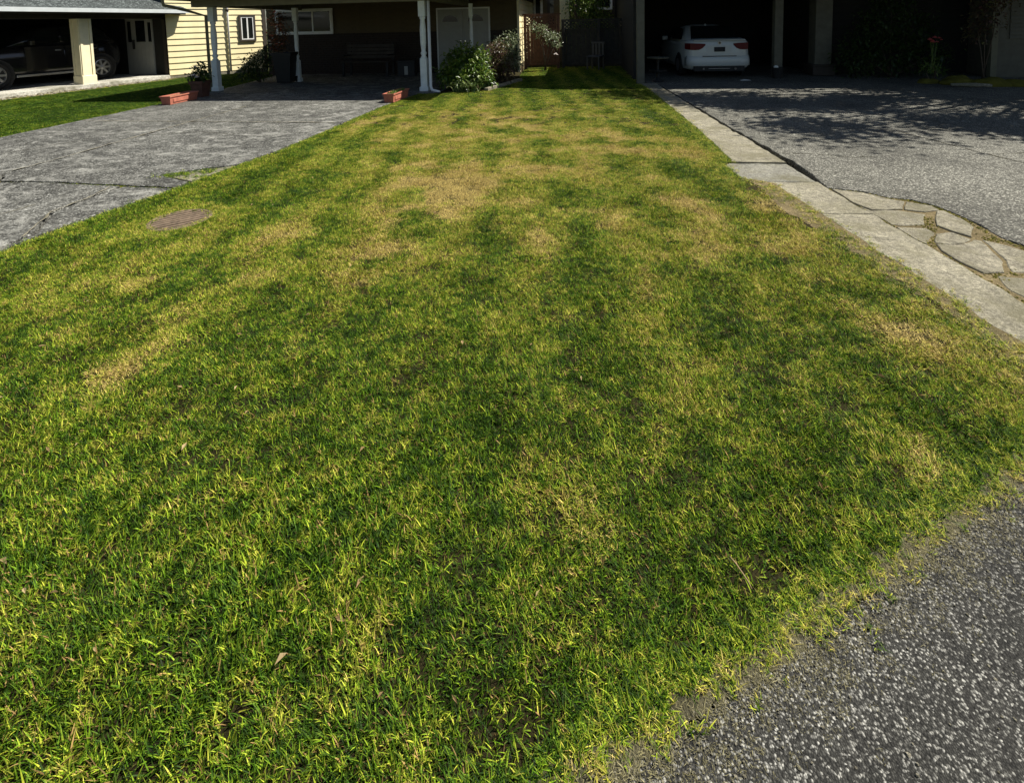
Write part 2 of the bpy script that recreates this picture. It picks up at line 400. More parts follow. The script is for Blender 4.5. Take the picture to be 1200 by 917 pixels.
# left driveway: worn slabs with open joints between them
ldrive = MB().add([(-9.6, -7, -.10), (-3.4, -7, -.10), (-3.3, 15.5, -.10), (-9.6, 15.5, -.10)], [(0, 1, 2, 3)]).build('driveway', M['soil'])
tag(ldrive, 'worn grey driveway of cracked slabs leading into the carport', kind='structure')
LL = lambda y: (lawnL(y)-0.03, y)
polys = [
    [(-8.5, -6), (-4.9, -3.0), LL(-1.0), LL(1), LL(3.0), (-4.13, 3.32), (-4.46, 3.75), (-4.48, 4.15), (-4.45, 4.46), (-4.95, 4.50), (-5.95, 4.52), (-8.5, 4.56)],
    [LL(3.05), LL(3.61), LL(4.0), LL(4.42), (-4.45, 4.46), (-4.48, 4.15), (-4.46, 3.75), (-4.13, 3.32)],
    [(-8.5, 4.56), (-5.95, 4.52), (-6.23, 4.75), (-6.22, 5.38), (-6.29, 6.52), (-6.33, 7.66), (-8.5, 7.72), (-8.46, 6.4)],
    [(-5.95, 4.52), (-4.95, 4.50), (-4.45, 4.46), LL(4.42), LL(4.6), (-4.37, 4.82), LL(5.24), LL(5.88), LL(6.6), LL(7.60), (-6.33, 7.66), (-6.29, 6.52), (-6.22, 5.38), (-6.23, 4.75)],
    [LL(4.62), LL(4.9), LL(5.2), (-4.36, 4.82)],
    [(-8.5, 7.72), (-6.33, 7.66), (-6.39, 9.22), (-6.4, 10.9), (-8.75, 11.0), (-8.55, 9.78)],
    [(-6.33, 7.66), LL(7.60), LL(9), LL(10.9), (-6.4, 10.9), (-6.39, 9.22)],
    [(-8.75, 11.0), (-6.4, 10.9), (-3.44, 10.9), (-3.0, 11.0), (-2.95, 15.45), (-9.5, 15.45), (-8.95, 12.5)],
]
gaps = [0.022, 0.012, 0.012, 0.012, 0.010, 0.006, 0.006, 0.005]
for i, p in enumerate(polys):
    q = inset(rough_poly(p, 0.16, 0.035, 2), gaps[i])
    MB().prism(q, -.10, [0.022, .018, .026, 0.024, .016, .026, .028, .034][i], 0.005).build('driveway_slab', M['frag'] if i == 4 else M['olddrive'], ldrive)
MB().prism(rough_poly([(-4.0, 4.41), (-4.95, 4.455), (-8.5, 4.52), (-8.5, 4.60), (-4.95, 4.545), (-4.0, 4.48)], .1, .02, 5), -.1, .004).build('joint_fill', M['moss'], ldrive)

# right driveway: asphalt field, broken strip beside the kerb
rdrive = MB().add([(2.0, 2.0, -.10), (16, 2.0, -.10), (16, 18.5, -.10), (1.5, 18.5, -.10)], [(0, 1, 2, 3)]).build('driveway', M['soil'])
tag(rdrive, 'grey asphalt driveway beside the kerb running up to the white car', kind='structure')
top = [(2.215, 4.80), (2.485, 4.706), (2.59, 4.57), (2.742, 4.533), (2.848, 4.408), (2.864, 4.306), (2.89, 4.134), (2.89, 3.975), (2.86, 3.79), (2.90, 3.70), (2.93, 3.566), (3.1, 3.3), (3.25, 3.0), (3.42, 2.95)]
fld = [(kerbR(y)+g_, y) for y, g_ in ((12.4, .03), (11, .03), (9.5, .03), (8, .035), (6.9, .05), (6.0, .075), (5.3, .085))] + top + [(15.5, 9.8), (15.5, 18.4), (1.72, 18.4), (1.70, 12.5)]
fld = inset(rough_poly(fld, 0.09, 0.035, 4), 0.012)
MB().prism(fld, -.10, 0.002, 0.006).build('asphalt_field', M['drive'], rdrive)
frags = [
    [(2.245, 4.757), (2.467, 4.671), (2.571, 4.536), (2.67, 4.484), (2.563, 4.288), (2.403, 4.258), (2.316, 4.272), (2.262, 4.427)],
    [(2.262, 4.414), (2.311, 4.264), (2.516, 4.265), (2.668, 4.196), (2.531, 3.986), (2.351, 3.957), (2.292, 3.97), (2.275, 4.18)],
    [(2.678, 4.485), (2.829, 4.378), (2.823, 4.284), (2.686, 4.236), (2.565, 4.28)],
    [(2.301, 3.937), (2.505, 3.933), (2.495, 3.85), (2.391, 3.703), (2.324, 3.638), (2.31, 3.705)],
    [(2.782, 4.262), (2.842, 4.273), (2.862, 4.108), (2.832, 3.939), (2.703, 3.77), (2.646, 3.86), (2.598, 3.974)],
    [(2.485, 3.833), (2.634, 3.86), (2.668, 3.737), (2.497, 3.637), (2.398, 3.659)],
    [(2.384, 3.642), (2.509, 3.638), (2.676, 3.732), (2.707, 3.71), (2.616, 3.406), (2.513, 3.267), (2.386, 3.245), (2.36, 3.385), (2.342, 3.541)],
    [(2.729, 3.742), (2.824, 3.655), (2.90, 3.546), (2.95, 3.42), (2.80, 3.30), (2.631, 3.277), (2.564, 3.283), (2.647, 3.433)],
    [(2.444, 3.228), (2.60, 3.205), (2.55, 2.99), (2.40, 2.93), (2.395, 3.053)],
    [(2.62, 3.22), (2.80, 3.27), (3.0, 3.32), (3.12, 3.10), (2.9, 2.88), (2.58, 2.96)],
    [(2.40, 2.90), (2.56, 2.95), (2.9, 2.85), (3.25, 2.93), (3.35, 2.85), (2.9, 2.55), (2.41, 2.28)],
]
for i, p in enumerate(frags):
    q = inset(rough_poly(p, 0.045, 0.022, 4), 0.0025)
    tilt = [0.006, 0.0, 0.004, -.0015, 0.006, 0.002, 0.004, -.001, -.002, 0.001, 0.0][i]
    MB().prism(q, -.10, 0.002+tilt, 0.005).build('paving_fragment', M['frag'], rdrive)

MB().prism([(2.20, 4.78), (2.5, 4.68), (2.75, 4.5), (2.9, 4.2), (2.9, 3.7), (3.0, 3.4), (3.4, 2.9), (2.9, 2.5), (2.38, 2.2)], -.105, -.004).build('joint_fill', M['drysoil'], rdrive)
kerb = MB().add([(kerbL(y)+.02, y, -.06) for y in np.arange(2.1, 12.5, .4)] + [(kerbR(y)-.02, y, -.06) for y in np.arange(2.1, 12.5, .4)],
                [(i, 26+i, 27+i, i+1) for i in range(25)]).build('kerb', M['soil'])
tag(kerb, 'pale concrete kerb strip of butted lengths between grass and asphalt', kind='structure')
seg = [(2.08, 4.14), (4.155, 4.93), (4.95, 5.57), (5.59, 7.05), (7.07, 8.62), (8.64, 10.3), (10.32, 12.5)]
for i, (a, b) in enumerate(seg):
    ys = np.linspace(a, b, 8)
    p = [(kerbR(y)-.010, y) for y in ys] + [(kerbL(y), y) for y in ys[::-1]]
    q = rough_poly(p, 0.05, 0.03, 9+i)
    o = MB().prism(q, -.12, [0.014, 0.012, 0.006, 0.018, 0.014, 0.016, 0.012][i], 0.006).build('kerb_length', M['kerb2'] if i == 2 else M['kerb'], kerb)

# ------------------------------------------------------------------ lawns
def in_poly(px, py, poly):
    inside = np.zeros(px.shape, bool); n = len(poly)
    for i in range(n):
        x0, y0 = poly[i]; x1, y1 = poly[(i+1) % n]
        c = ((y0 > py) != (y1 > py)) & (px < (x1-x0)*(py-y0)/(y1-y0+1e-12)+x0)
        inside ^= c
    return inside

LAWN = [(x, y+0.03) for x, y in edge if -4.7 < x < 2.05] + [(kerbL(y)-.02, y) for y in (2.2, 2.53, 3.02, 3.77, 4.6, 4.88, 5.05, 5.5, 5.62, 7.4, 9, 11.48, 12.5)] + \
       [(1.55, 14), (1.6, 17.2), (-1.68, 17.0), (-1.62, 15.4), (-1.42, 13.3), (-1.98, 11.35), (-3.0, 11.05)] + LAWN_L[::-1][0:-1]
LAWN2 = [(-8.50, 2.6), (-8.48, 6.46), (-8.62, 7.98), (-8.57, 9.78), (-8.77, 11.5), (-9.35, 14.6), (-10.4, 16.4), (-11.2, 16.4), (-12.6, 14.9), (-13.1, 12.23), (-13.45, 10.26), (-13.95, 7.7), (-15.2, 5.2), (-15.2, 2.6)]
def lawn_mesh(name, poly, z, label):
    xs = [p[0] for p in poly]; ys = [p[1] for p in poly]
    bm = bmesh.new()
    f = bm.faces.new([bm.verts.new((x, y, z)) for x, y in poly])
    ext = bmesh.ops.extrude_face_region(bm, geom=[f])
    for v in [e for e in ext['geom'] if isinstance(e, bmesh.types.BMVert)]: v.co.z = -.13
    bmesh.ops.recalc_face_normals(bm, faces=bm.faces)
    me = bpy.data.meshes.new(name); bm.to_mesh(me); bm.free()
    o = link_mesh(name, me, M['soil']); tag(o, label, kind='structure'); return o
lawn = lawn_mesh('lawn', LAWN, 0.004, 'earth of the big patchy lawn between the two driveways')
lawn2 = lawn_mesh('lawn', LAWN2, 0.004, 'earth of the small bright lawn beside the cream pillar')
# bare dry soil strips along kerb and slab
def strip(name, label, a, b, z):
    n = len(a); m = MB().add([(x, y, z) for x, y in a]+[(x, y, z-.006) for x, y in b], [(i, i+1, n+i+1, n+i) for i in range(n-1)])
    o = m.build(name, M['drysoil']); tag(o, label, kind='structure'); return o
ys = np.arange(2.15, 5.0, .02)
strip('soil_strip', 'bare brown soil strip along the grass side of the kerb',
      [(kerbL(y)+.01, y) for y in ys], [(kerbL(y)-.11-.10*abs(mnoise.noise(Vector((y*3, 1, 1))))-.06*mnoise.noise(Vector((y*11, 4, 1)))-.03*mnoise.noise(Vector((y*30, 4, 1)))-.10*math.exp(-((y-4.3)/.5)**2), y) for y in ys], 0.014)
SL = [(-13.97, 7.7), (-13.52, 10.26), (-13.17, 12.23), (-12.72, 14.8)]
strip('soil_strip', 'stony brown soil strip along the white slab edge of the black car carport',
      [(x-.05, y) for x, y in SL], [(x+.42+.12*mnoise.noise(Vector((x*3, y*3, 1))), y) for x, y in SL], 0.016)
# sandy fringe where the lawn runs out on the asphalt
xs_ = np.arange(-3.0, 2.1, .006)
def fr_(x, k_): return .030*mnoise.noise(Vector((x*5, k_, 1)))+.022*mnoise.noise(Vector((x*19, k_, 4)))+.020*mnoise.noise(Vector((x*60, k_, 9)))+.012*mnoise.noise(Vector((x*140, k_, 2)))
n_ = len(xs_)
fs_o = MB().add([(x, road_y(x)-.012+fr_(x, 1), .0016) for x in xs_]+[(x, road_y(x)+.035, .0055) for x in xs_]+[(x, road_y(x)+.07+fr_(x, 7), .0075) for x in xs_],
    [(r_*n_+i, r_*n_+i+1, (r_+1)*n_+i+1, (r_+1)*n_+i) for r_ in range(2) for i in range(n_-1)]).build('soil_strip', M['fringe'])
tag(fs_o, 'sandy fringe between the big lawn and the asphalt road', kind='structure')

# -------------------------------------------------- grass: blade tufts scattered over the lawns
tufts = bpy.data.collections.new('tuft meshes')
def blade(m, x, y, L, wd, az, lean, curl, z0=0.0, nseg=3):
    dx, dy = math.cos(az), math.sin(az); sx, sy = -dy, dx
    tw = random.uniform(-.5, .5)
    px, py, pz = x, y, z0; a = lean
    vs_ = []; fs_ = []
    for i in range(nseg+1):
        u = i/nseg; ww = wd*(1-u**2.2)*0.5
        c, s_ = math.cos(tw*u*2), math.sin(tw*u*2)
        ox, oy, oz = sx*c*ww, sy*c*ww, s_*ww
        if i < nseg:
            vs_ += [(px-ox, py-oy, pz-oz), (px+ox, py+oy, pz+oz)]
        else: vs_.append((px, py, pz))
        st = L/nseg
        px += dx*math.sin(a)*st; py += dy*math.sin(a)*st; pz = max(0.002, pz+math.cos(a)*st)
        a += curl
    for i in range(nseg-1): fs_.append((2*i, 2*i+1, 2*i+3, 2*i+2))
    fs_.append((2*nseg-2, 2*nseg-1, 2*nseg))
    m.add(vs_, fs_)
def tuft(name, n, half, Lr, wr, lean, mat_, bias=None):
    m = MB()
    for i in range(n):
        x, y = random.uniform(-half, half), random.uniform(-half, half)
        az = random.uniform(0, 2*math.pi) if bias is None or random.random() < .45 else random.gauss(bias, .6)
        ln = random.triangular(*lean)
        blade(m, x, y, random.uniform(*Lr)*(0.7+0.5*random.random()), random.uniform(*wr), az, ln, random.uniform(0.0, .32))
    me = m.mesh(name, True, False); me.materials.append(mat_)
    o = bpy.data.objects.new(name, me); tufts.objects.link(o)
NV = 10
for i in range(NV):
    tuft('a%02d_tuft' % i, 460, .085, (.016, .034), (.0015, .0033), (.05, 1.35, .65), M['grass'], random.uniform(0, 6.28) if i % 2 else None)
tufts_s = bpy.data.collections.new('small tuft meshes')
_t, tufts = tufts, tufts_s
for i in range(5):
    tuft('b%02d_tuft' % i, 15, .022, (.018, .042), (.0016, .0034), (.3, 1.5, 1.15), M['grass'])
for i in range(5):
    tuft('c%02d_tuft' % i, 12, .034, (.008, .028), (.0009, .0021), (.9, 1.56, 1.4), M['straw'])
tufts = _t

def scatter(name, pts, rot, scl, var, dry, coll, label, cat=None, smin=0.0):
    me = bpy.data.meshes.new(name); me.from_pydata(pts, [], [])
    for nm, typ, arr in (('rotz', 'FLOAT', rot), ('scl', 'FLOAT', scl), ('dry', 'FLOAT', dry)):
        a = me.attributes.new(nm, typ, 'POINT'); a.data.foreach_set('value', np.asarray(arr, dtype=np.float32))
    a = me.attributes.new('pick', 'INT', 'POINT'); a.data.foreach_set('value', np.asarray(var, dtype=np.int32))
    o = link_mesh(name, me)
    ng = bpy.data.node_groups.new(name+' scatter', 'GeometryNodeTree')
    ng.interface.new_socket('Geometry', in_out='INPUT', socket_type='NodeSocketGeometry')
    ng.interface.new_socket('Geometry', in_out='OUTPUT', socket_type='NodeSocketGeometry')
    N = ng.nodes.new; L = ng.links.new
    gi, go = N('NodeGroupInput'), N('NodeGroupOutput')
    ip = N('GeometryNodeInstanceOnPoints'); ci = N('GeometryNodeCollectionInfo')
    ci.inputs['Collection'].default_value = coll
    ci.inputs['Separate Children'].default_value = True; ci.inputs['Reset Children'].default_value = True
    ip.inputs['Pick Instance'].default_value = True
    def att(nm, ty):
        n = N('GeometryNodeInputNamedAttribute'); n.data_type = ty; n.inputs['Name'].default_value = nm; return n.outputs['Attribute']
    cx = N('ShaderNodeCombineXYZ'); L(att('rotz', 'FLOAT'), cx.inputs[2])
    L(gi.outputs[0], ip.inputs['Points']); L(ci.outputs[0], ip.inputs['Instance'])
    L(att('pick', 'INT'), ip.inputs['Instance Index']); L(cx.outputs[0], ip.inputs['Rotation'])
    s3 = N('ShaderNodeCombineXYZ'); mxn = N('ShaderNodeMath'); mxn.operation = 'MAXIMUM'; mxn.inputs[1].default_value = smin
    sc_ = att('scl', 'FLOAT'); L(sc_, mxn.inputs[0]); L(mxn.outputs[0], s3.inputs[0]); L(mxn.outputs[0], s3.inputs[1]); L(sc_, s3.inputs[2])
    L(s3.outputs[0], ip.inputs['Scale']); L(ip.outputs[0], go.inputs[0])
    md = o.modifiers.new('scatter', 'NODES'); md.node_group = ng
    tag(o, label, cat, kind='stuff')
    return o

rng = np.random.default_rng(3)
def grid_pts(x0, x1, y0, y1, sp):
    xs, ys = np.meshgrid(np.arange(x0, x1, sp), np.arange(y0, y1, sp))
    xs = xs.ravel()+rng.uniform(-.38, .38, xs.size)*sp; ys = ys.ravel()+rng.uniform(-.38, .38, ys.size)*sp
    return xs, ys
def vnoise(x, y, s, seed):
    return np.array([mnoise.noise(Vector((a*s, b*s, seed))) for a, b in zip(x, y)])
DRY = [(-1.06, 4.51, .55, .5), (-1.5, 4.95, .4, .45), (-1.31, 3.1, .22, .4), (-1.5, 3.75, .2, .4), (-1.06, 7.4, .6, .35), (-3.2, 8.0, .5, .3), (-2.7, 2.29, .13, .45), (-2.1, 1.95, .13, .4),
       (-1.66, 1.74, .14, .35), (-.09, 1.59, .09, .35), (.02, 1.36, .08, .4), (.61, 3.0, .3, .28), (.87, 4.3, .35, .33), (1.58, 2.66, .22, .45), (.96, 2.08, .14, .32), (1.35, 3.4, .25, .4), (-.71, 1.33, .07, .35), (-.59, 1.17, .07, .35),
       (1.4, 6.0, .3, .25), (.67, 6.4, .5, .3), (.19, 1.81, .1, .3), (-2.16, 3.01, .35, .3), (-2.9, 2.75, .3, .32), (-.2, 5.9, .6, .28), (-2.2, 6.5, .7, .28), (.2, 8.6, .9, .2), (-.5, 2.4, .2, .2), (.4, 2.3, .2, .22), (-1.9, 9.0, .7, .22), (1.15, 1.72, .15, .3), (.2, 4.0, .3, .25), (-.3, 3.5, .25, .22), (1.62, 4.3, .18, .5)]
GREEN = [(-.55, 1.75, .22, .28), (-3.2, 4.4, .45, .35), (-1.0, 2.5, .25, .22), (1.2, 5.2, .4, .28), (-3.3, 6.0, .35, .3), (.55, 2.7, .2, .2), (1.3, 2.5, .12, .25), (-.3, 4.6, .35, .15), (-2.4, 4.4, .4, .15), (1.3, 8.5, .5, .25), (-1.0, 11.5, 1.5, .12), (.1, 3.1, .2, .2), (-1.9, 2.5, .18, .22), (-2.3, 1.75, .2, .2), (0.8, 1.9, .15, .15)]
def dryness(x, y):
    d = np.zeros(x.shape)
    rag = np.clip(.62+2.1*vnoise(x, y, 2.6, 1.3)+1.6*vnoise(x, y, 6.5, 6.1), 0, 2.1)
    for a, b, r, k in DRY: d += (1.3 if b > 2.6 else .85)*k*rag*np.exp(-(((x-a)/r)**2+((y-b)/(r*2.0))**2))
    for a, b, r, k in GREEN: d -= .45*k*rag*np.exp(-(((x-a)/r)**2+((y-b)/(r*1.4))**2))
    d += 0.10*np.clip((y-2.0)/1.8, 0, 1)
    # mowing lines, roughly along the lawn
    d += 0.15*np.sin((x+0.13*y)*2*math.pi/.62+.8*vnoise(x, y, .8, 3.3))*np.clip((y-1.6)/2, 0, 1)
    return d
drain = (-3.215, 3.69)
x, y = grid_pts(-4.8, 2.1, -1.6, 17.2, .098)
k = in_poly(x, y, LAWN); x, y = x[k], y[k]
ed = np.minimum(x-np.array([lawnL(b) for b in y]), np.array([kerbL(b) for b in y])-x)
ed = np.where(y > 10.8, np.array([kerbL(b) for b in y])-x, ed)
rd = (y-(0.91+0.575*x+0.018*x*x))*0.86
rd = rd + .05*vnoise(x, y, 3.0, 5.5)
keep = ((y < 7.5) | (rng.uniform(0, 1, x.size) < .72)) & (ed > .06) & (rd > .075) & (np.hypot(x-drain[0], y-drain[1]) > .30)
# thin worn strip by the kerb
strip_w = np.where((y < 5) & (y > 2), np.array([kerbL(b) for b in y])-x, 9)
keep &= ~((strip_w < .17+.22*np.exp(-((y-4.35)/.45)**2)) & (rng.uniform(0, 1, x.size) < .8))
keep &= (y > road_y(0)*0 - 1.2) & ~((y < .55) & (x < -1.2) & False)
x, y, rd, strip_w = x[keep], y[keep], rd[keep], strip_w[keep]
n1, n2 = vnoise(x, y, 1.4, 4.2), vnoise(x, y, 4.0, 9.1)
dry = dryness(x, y) + 0.07*n1 + .10*n2 + 0.06*np.exp(-(rd/.10)**2) + np.where(strip_w < .5, .2*np.exp(-(strip_w/.3)**2), 0)
tall = np.exp(-(((x+.75)/.35)**2+((y-1.25)/.3)**2))*.45 + np.exp(-(((x+.5)/.2)**2+((y-1.75)/.2)**2))*.4+np.exp(-(((x+1.9)/.5)**2+((y-1.2)/.4)**2))*.25
scl = np.clip(0.88+.25*n1+.20*n2+.30*vnoise(x, y, 9.0, 2.2)+tall-0.28*np.clip(dry, 0, 1) - .35*np.exp(-(rd/.12)**2), .56, 1.6)*rng.uniform(.85, 1.15, x.size)
scatter('grass', np.c_[x, y, np.full(x.size, .004)].tolist(), rng.uniform(0, 6.283, x.size), scl, rng.integers(0, NV, x.size), dry, tufts,
        'patchy green and straw yellow mown grass of the big lawn', smin=.92)
x, y = grid_pts(-15.2, -8.3, 2.6, 16.5, .11)
k = in_poly(x, y, LAWN2); x, y = x[k], y[k]
slab_d = np.array([(a-lerp_tab(SL, b)) for a, b in zip(x, y)])
k = ~((slab_d < .42) & (y < 14.5)); x, y = x[k], y[k]
n1 = vnoise(x, y, 1.2, 7.7)
scatter('grass', np.c_[x, y, np.full(x.size, .004)].tolist(), rng.uniform(0, 6.283, x.size), np.clip(1.0+.2*n1, .6, 1.4), rng.integers(0, NV, x.size), -.14+.12*n1, tufts,
        'even bright green mown grass of the small lawn beside the cream pillar')
# loose small tufts: ragged edges, road fringe, thin strip, joints
P = []; Dd = []; Vv = []; Sc = []
def put(a, b, d, v, s=1.0, z=.006): P.append((a, b, z)); Dd.append(d); Vv.append(v); Sc.append(s)
U = random.uniform
for i in range(4300):     # fringe toward the road
    xx = U(-2.5, 2.2); off = random.gauss(.045, .05)+.05*mnoise.noise(Vector((xx*4, 2, 2)))
    yy = road_y(xx)+off
    if off < -.02 and random.random() < .6: continue
    if off > .05: put(xx, yy, U(-.15, .25), random.randrange(5), U(.5, 1.0))
    else: put(xx, yy, U(.1, .5), random.choice((0, 1, 2, 5, 6, 7, 8, 9)), U(.35, .9))
for i in range(1300):     # straw further out on the asphalt
    xx = U(-.3, 2.2); put(xx, road_y(xx)-abs(random.gauss(0, .09)), U(.2, .6), random.randrange(5, 10), U(.25, .55), .003)
for i in range(3600):     # left driveway edge
    yy = U(1.5, 10.9); put(lawnL(yy)+random.gauss(.05, .045), yy, U(-.15, .25), random.randrange(5), U(.7, 1.25))
for i in range(3800):     # kerb edge
    yy = 2.1+U(0, 1)**1.5*10.3; off = abs(random.gauss(0, .10))
    bare = yy < 5 and random.random() < .55
    put(kerbL(yy)-.01-off+random.gauss(0, .01), yy, U(.05, .6) if yy < 5 else U(-.1, .4), random.choice((0, 1, 5, 6, 7, 8)) if yy < 5 else random.randrange(5), U(.45, .85) if bare else U(.6, 1.1), .012)
for i in range(1300):      # round the drain
    a = U(0, 6.283); r_ = U(.195, .36); put(drain[0]+r_*math.cos(a), drain[1]+r_*math.sin(a)*1.05, U(0, .5), random.choice((0, 1, 2, 3, 4, 6)), U(.5, 1.0))
for i in range(700):      # joint across the left driveway
    u = U(0, 1)**1.3; xx = -4.0-u*2.6; put(xx, 4.47+.02*mnoise.noise(Vector((xx*5, 1, 1)))+random.gauss(0, .018), U(-.1, .3), random.randrange(5), U(.4, .8), .006)
for i in range(260):      # tufts at the broken corner
    a = random.choice(((-4.15, 4.86), (-3.98, 4.98), (-4.3, 4.8), (-3.85, 4.75))); put(a[0]+random.gauss(0, .08), a[1]+random.gauss(0, .05), U(-.2, .15), random.randrange(5), U(.5, 1.1), .018)
for i in range(900):      # creeping over the kerb edge
    yy = 2.1+U(0, 1)**1.3*10.3; k_ = mnoise.noise(Vector((yy*2.5, 5, 5)))
    if k_ < -.05: continue
    put(kerbL(yy)+abs(random.gauss(0, .035+.05*k_)), yy, U(.1, .6), random.choice((0, 1, 2, 5, 6, 7, 8)), U(.35, .8), .014)
for i in range(500):      # joint between kerb and broken strip
    yy = U(2.4, 4.7); put(kerbR(yy)+random.gauss(.012, .012), yy, U(-.05, .4), random.randrange(5), U(.2, .5), -.02)
for i in range(420):
    j = random.randrange(len(top)-1); u = U(0, 1); xx = top[j][0]*(1-u)+top[j+1][0]*u; yy = top[j][1]*(1-u)+top[j+1][1]*u
    put(xx-.015+random.gauss(0, .015), yy-.015+random.gauss(0, .015), U(-.05, .35), random.randrange(5), U(.25, .55), -.03)
for c_ in ((2.62, 4.13), (2.50, 3.90), (2.45, 3.74), (2.37, 3.66), (2.86, 4.20), (2.60, 3.25), (2.45, 3.20), (2.66, 3.42)):
    for i in range(60): put(c_[0]+random.gauss(0, .025), c_[1]+random.gauss(0, .03), U(.0, .35), random.randrange(5), U(.15, .4), -.01)
for i in range(380):      # stones and weeds along the slab
    yy = U(9.8, 14.3); put(lerp_tab(SL, yy)+U(.25, .5), yy, U(-.1, .4), random.randrange(5), U(.8, 1.5), .014)
for i in range(700):      # left lawn edge to driveway
    yy = U(6.2, 14); put(lerp_tab(LAWN2[1:6], yy)-abs(random.gauss(0, .05))+.02, yy, U(-.15, .15), random.randrange(5), U(.8, 1.4))
scatter('grass_fringe', P, [U(0, 6.28) for _ in P], Sc, Vv, Dd, tufts_s, 'ragged straw and weed tufts along the lawn, kerb and joint edges')

def crack(parent, pts, w_, z, mat_):
    q = []
    for (a, b) in zip(pts, pts[1:]):
        a, b = Vector(a), Vector(b); k_ = max(2, int((b-a).length/.05))
        q += [a.lerp(b, i/k_) for i in range(k_)]
    q.append(Vector(pts[-1])); v0 = []; v1 = []
    for i, p in enumerate(q):
        d = (q[min(i+1, len(q)-1)]-q[max(i-1, 0)]).normalized(); n = Vector((-d.y, d.x))
        o = n*.02*mnoise.noise(Vector((p.x*9, p.y*9, 3))); ww = w_*(.35+abs(mnoise.noise(Vector((p.x*14, p.y*14, 8))))*1.8)
        v0.append((*(p+o+n*ww), z)); v1.append((*(p+o-n*ww), z))
    m = len(q); return MB().add(v0+v1, [(i, i+1, m+i+1, m+i) for i in range(m-1)]).build('crack', mat_, parent)
crack(rdrive, [(2.3, 6.02), (2.62, 6.0), (2.95, 5.86), (3.2, 5.9)], .006, .0045, M['soil'])
crack(rdrive, [(4.2, 7.25), (4.3, 6.7), (4.42, 6.1), (4.55, 5.6), (4.9, 4.9)], .008, .0045, M['soil'])
crack(rdrive, [(4.45, 6.05), (5.4, 6.2), (6.6, 6.0)], .005, .0045, M['soil'])
crack(ldrive, [(-6.3, 6.6), (-5.6, 6.9), (-5.0, 6.75), (-4.4, 7.0)], .006, .0305, M['soil'])
crack(ldrive, [(-4.13, 3.25), (-4.46, 3.75), (-4.48, 4.15), (-4.55, 4.4)], .009, .0300, M['frag'])
crack(ldrive, [(-4.9, 2.6), (-4.95, 3.3), (-4.8, 3.9)], .007, .0270, M['frag'])
crack(ldrive, [(-6.23, 4.85), (-6.22, 5.38), (-6.29, 6.52), (-6.33, 7.66), (-6.39, 9.2)], .011, .0330, M['frag'])
crack(ldrive, [(-8.4, 7.7), (-6.33, 7.66), (-3.8, 7.60)], .012, .0330, M['frag'])
crack(ldrive, [(-7.9, 5.0), (-7.2, 5.6), (-6.9, 6.4)], .006, .0305, M['soil'])
# dead leaves and clippings fallen on the lawn
random.seed(5)
m_ = MB()
def litter(x, y, L_):
    a = U(0, 6.28); d = Vector((math.cos(a), math.sin(a), U(-.1, .35))); s_ = Vector((-math.sin(a), math.cos(a), 0)); p = Vector((x, y, U(.016, .03)))
    w_ = L_*U(.25, .5); c_ = U(.1, .35)*L_
    m_.add([p, p+d*L_*.5+s_*w_*.5+Vector((0, 0, c_)), p+d*L_, p+d*L_*.5-s_*w_*.5+Vector((0, 0, c_*.8)), p+d*L_*.5], [(0, 4, 1), (4, 2, 1), (0, 3, 4), (3, 2, 4)])
for i in range(150):
    yy = 1.0+U(0, 1)**1.6*5; xx = U(-3.3, 1.9)
    if yy > road_y(xx)+.1 and lawnL(yy)+.1 < xx < kerbL(yy)-.1: litter(xx, yy, U(.012, .034))
lt = m_.build('leaf_litter', M['deadleaf'], None, False, False); tag(lt, 'scattered small dead leaves lying on the big lawn', kind='stuff')
tw = MB().tube([(.415, 1.385, .035), (.425, 1.36, .042), (.445, 1.325, .034), (.45, 1.31, .03)], [.0022, .002, .0018, .0012], 6).build('twig', M['deadleaf'], None, True)
tag(tw, 'short pale twig sticking out of the grass by the road edge', 'twig')

# moss pads in the joints of the broken strip
bm_ = MB()
for i in range(3400):
    if random.random() < .45:
        j = random.randrange(len(top)-2); u = U(0, 1); xx = top[j][0]*(1-u)+top[j+1][0]*u+random.gauss(-.012, .012); yy = top[j][1]*(1-u)+top[j+1][1]*u+random.gauss(-.012, .012)
    elif random.random() < .5:
        yy = U(2.5, 4.7); xx = kerbR(yy)+random.gauss(.012, .012)
    else:
        c_ = random.choice(((2.62, 4.13), (2.57, 4.02), (2.52, 3.92), (2.45, 3.75), (2.37, 3.66), (2.88, 4.2), (2.58, 3.25), (2.45, 3.22), (2.80, 3.75))); xx, yy = c_[0]+random.gauss(0, .028), c_[1]+random.gauss(0, .034)
    r_ = U(.003, .009); z0 = U(-.012, -.002)
    bm_.lathe([(r_, z0-.004), (r_*.8, z0+r_*.35), (r_*.25, z0+r_*.6)], 5, (xx, yy))
moss = bm_.build('moss', M['moss'], rdrive, True); moss['kind'] = 'stuff'

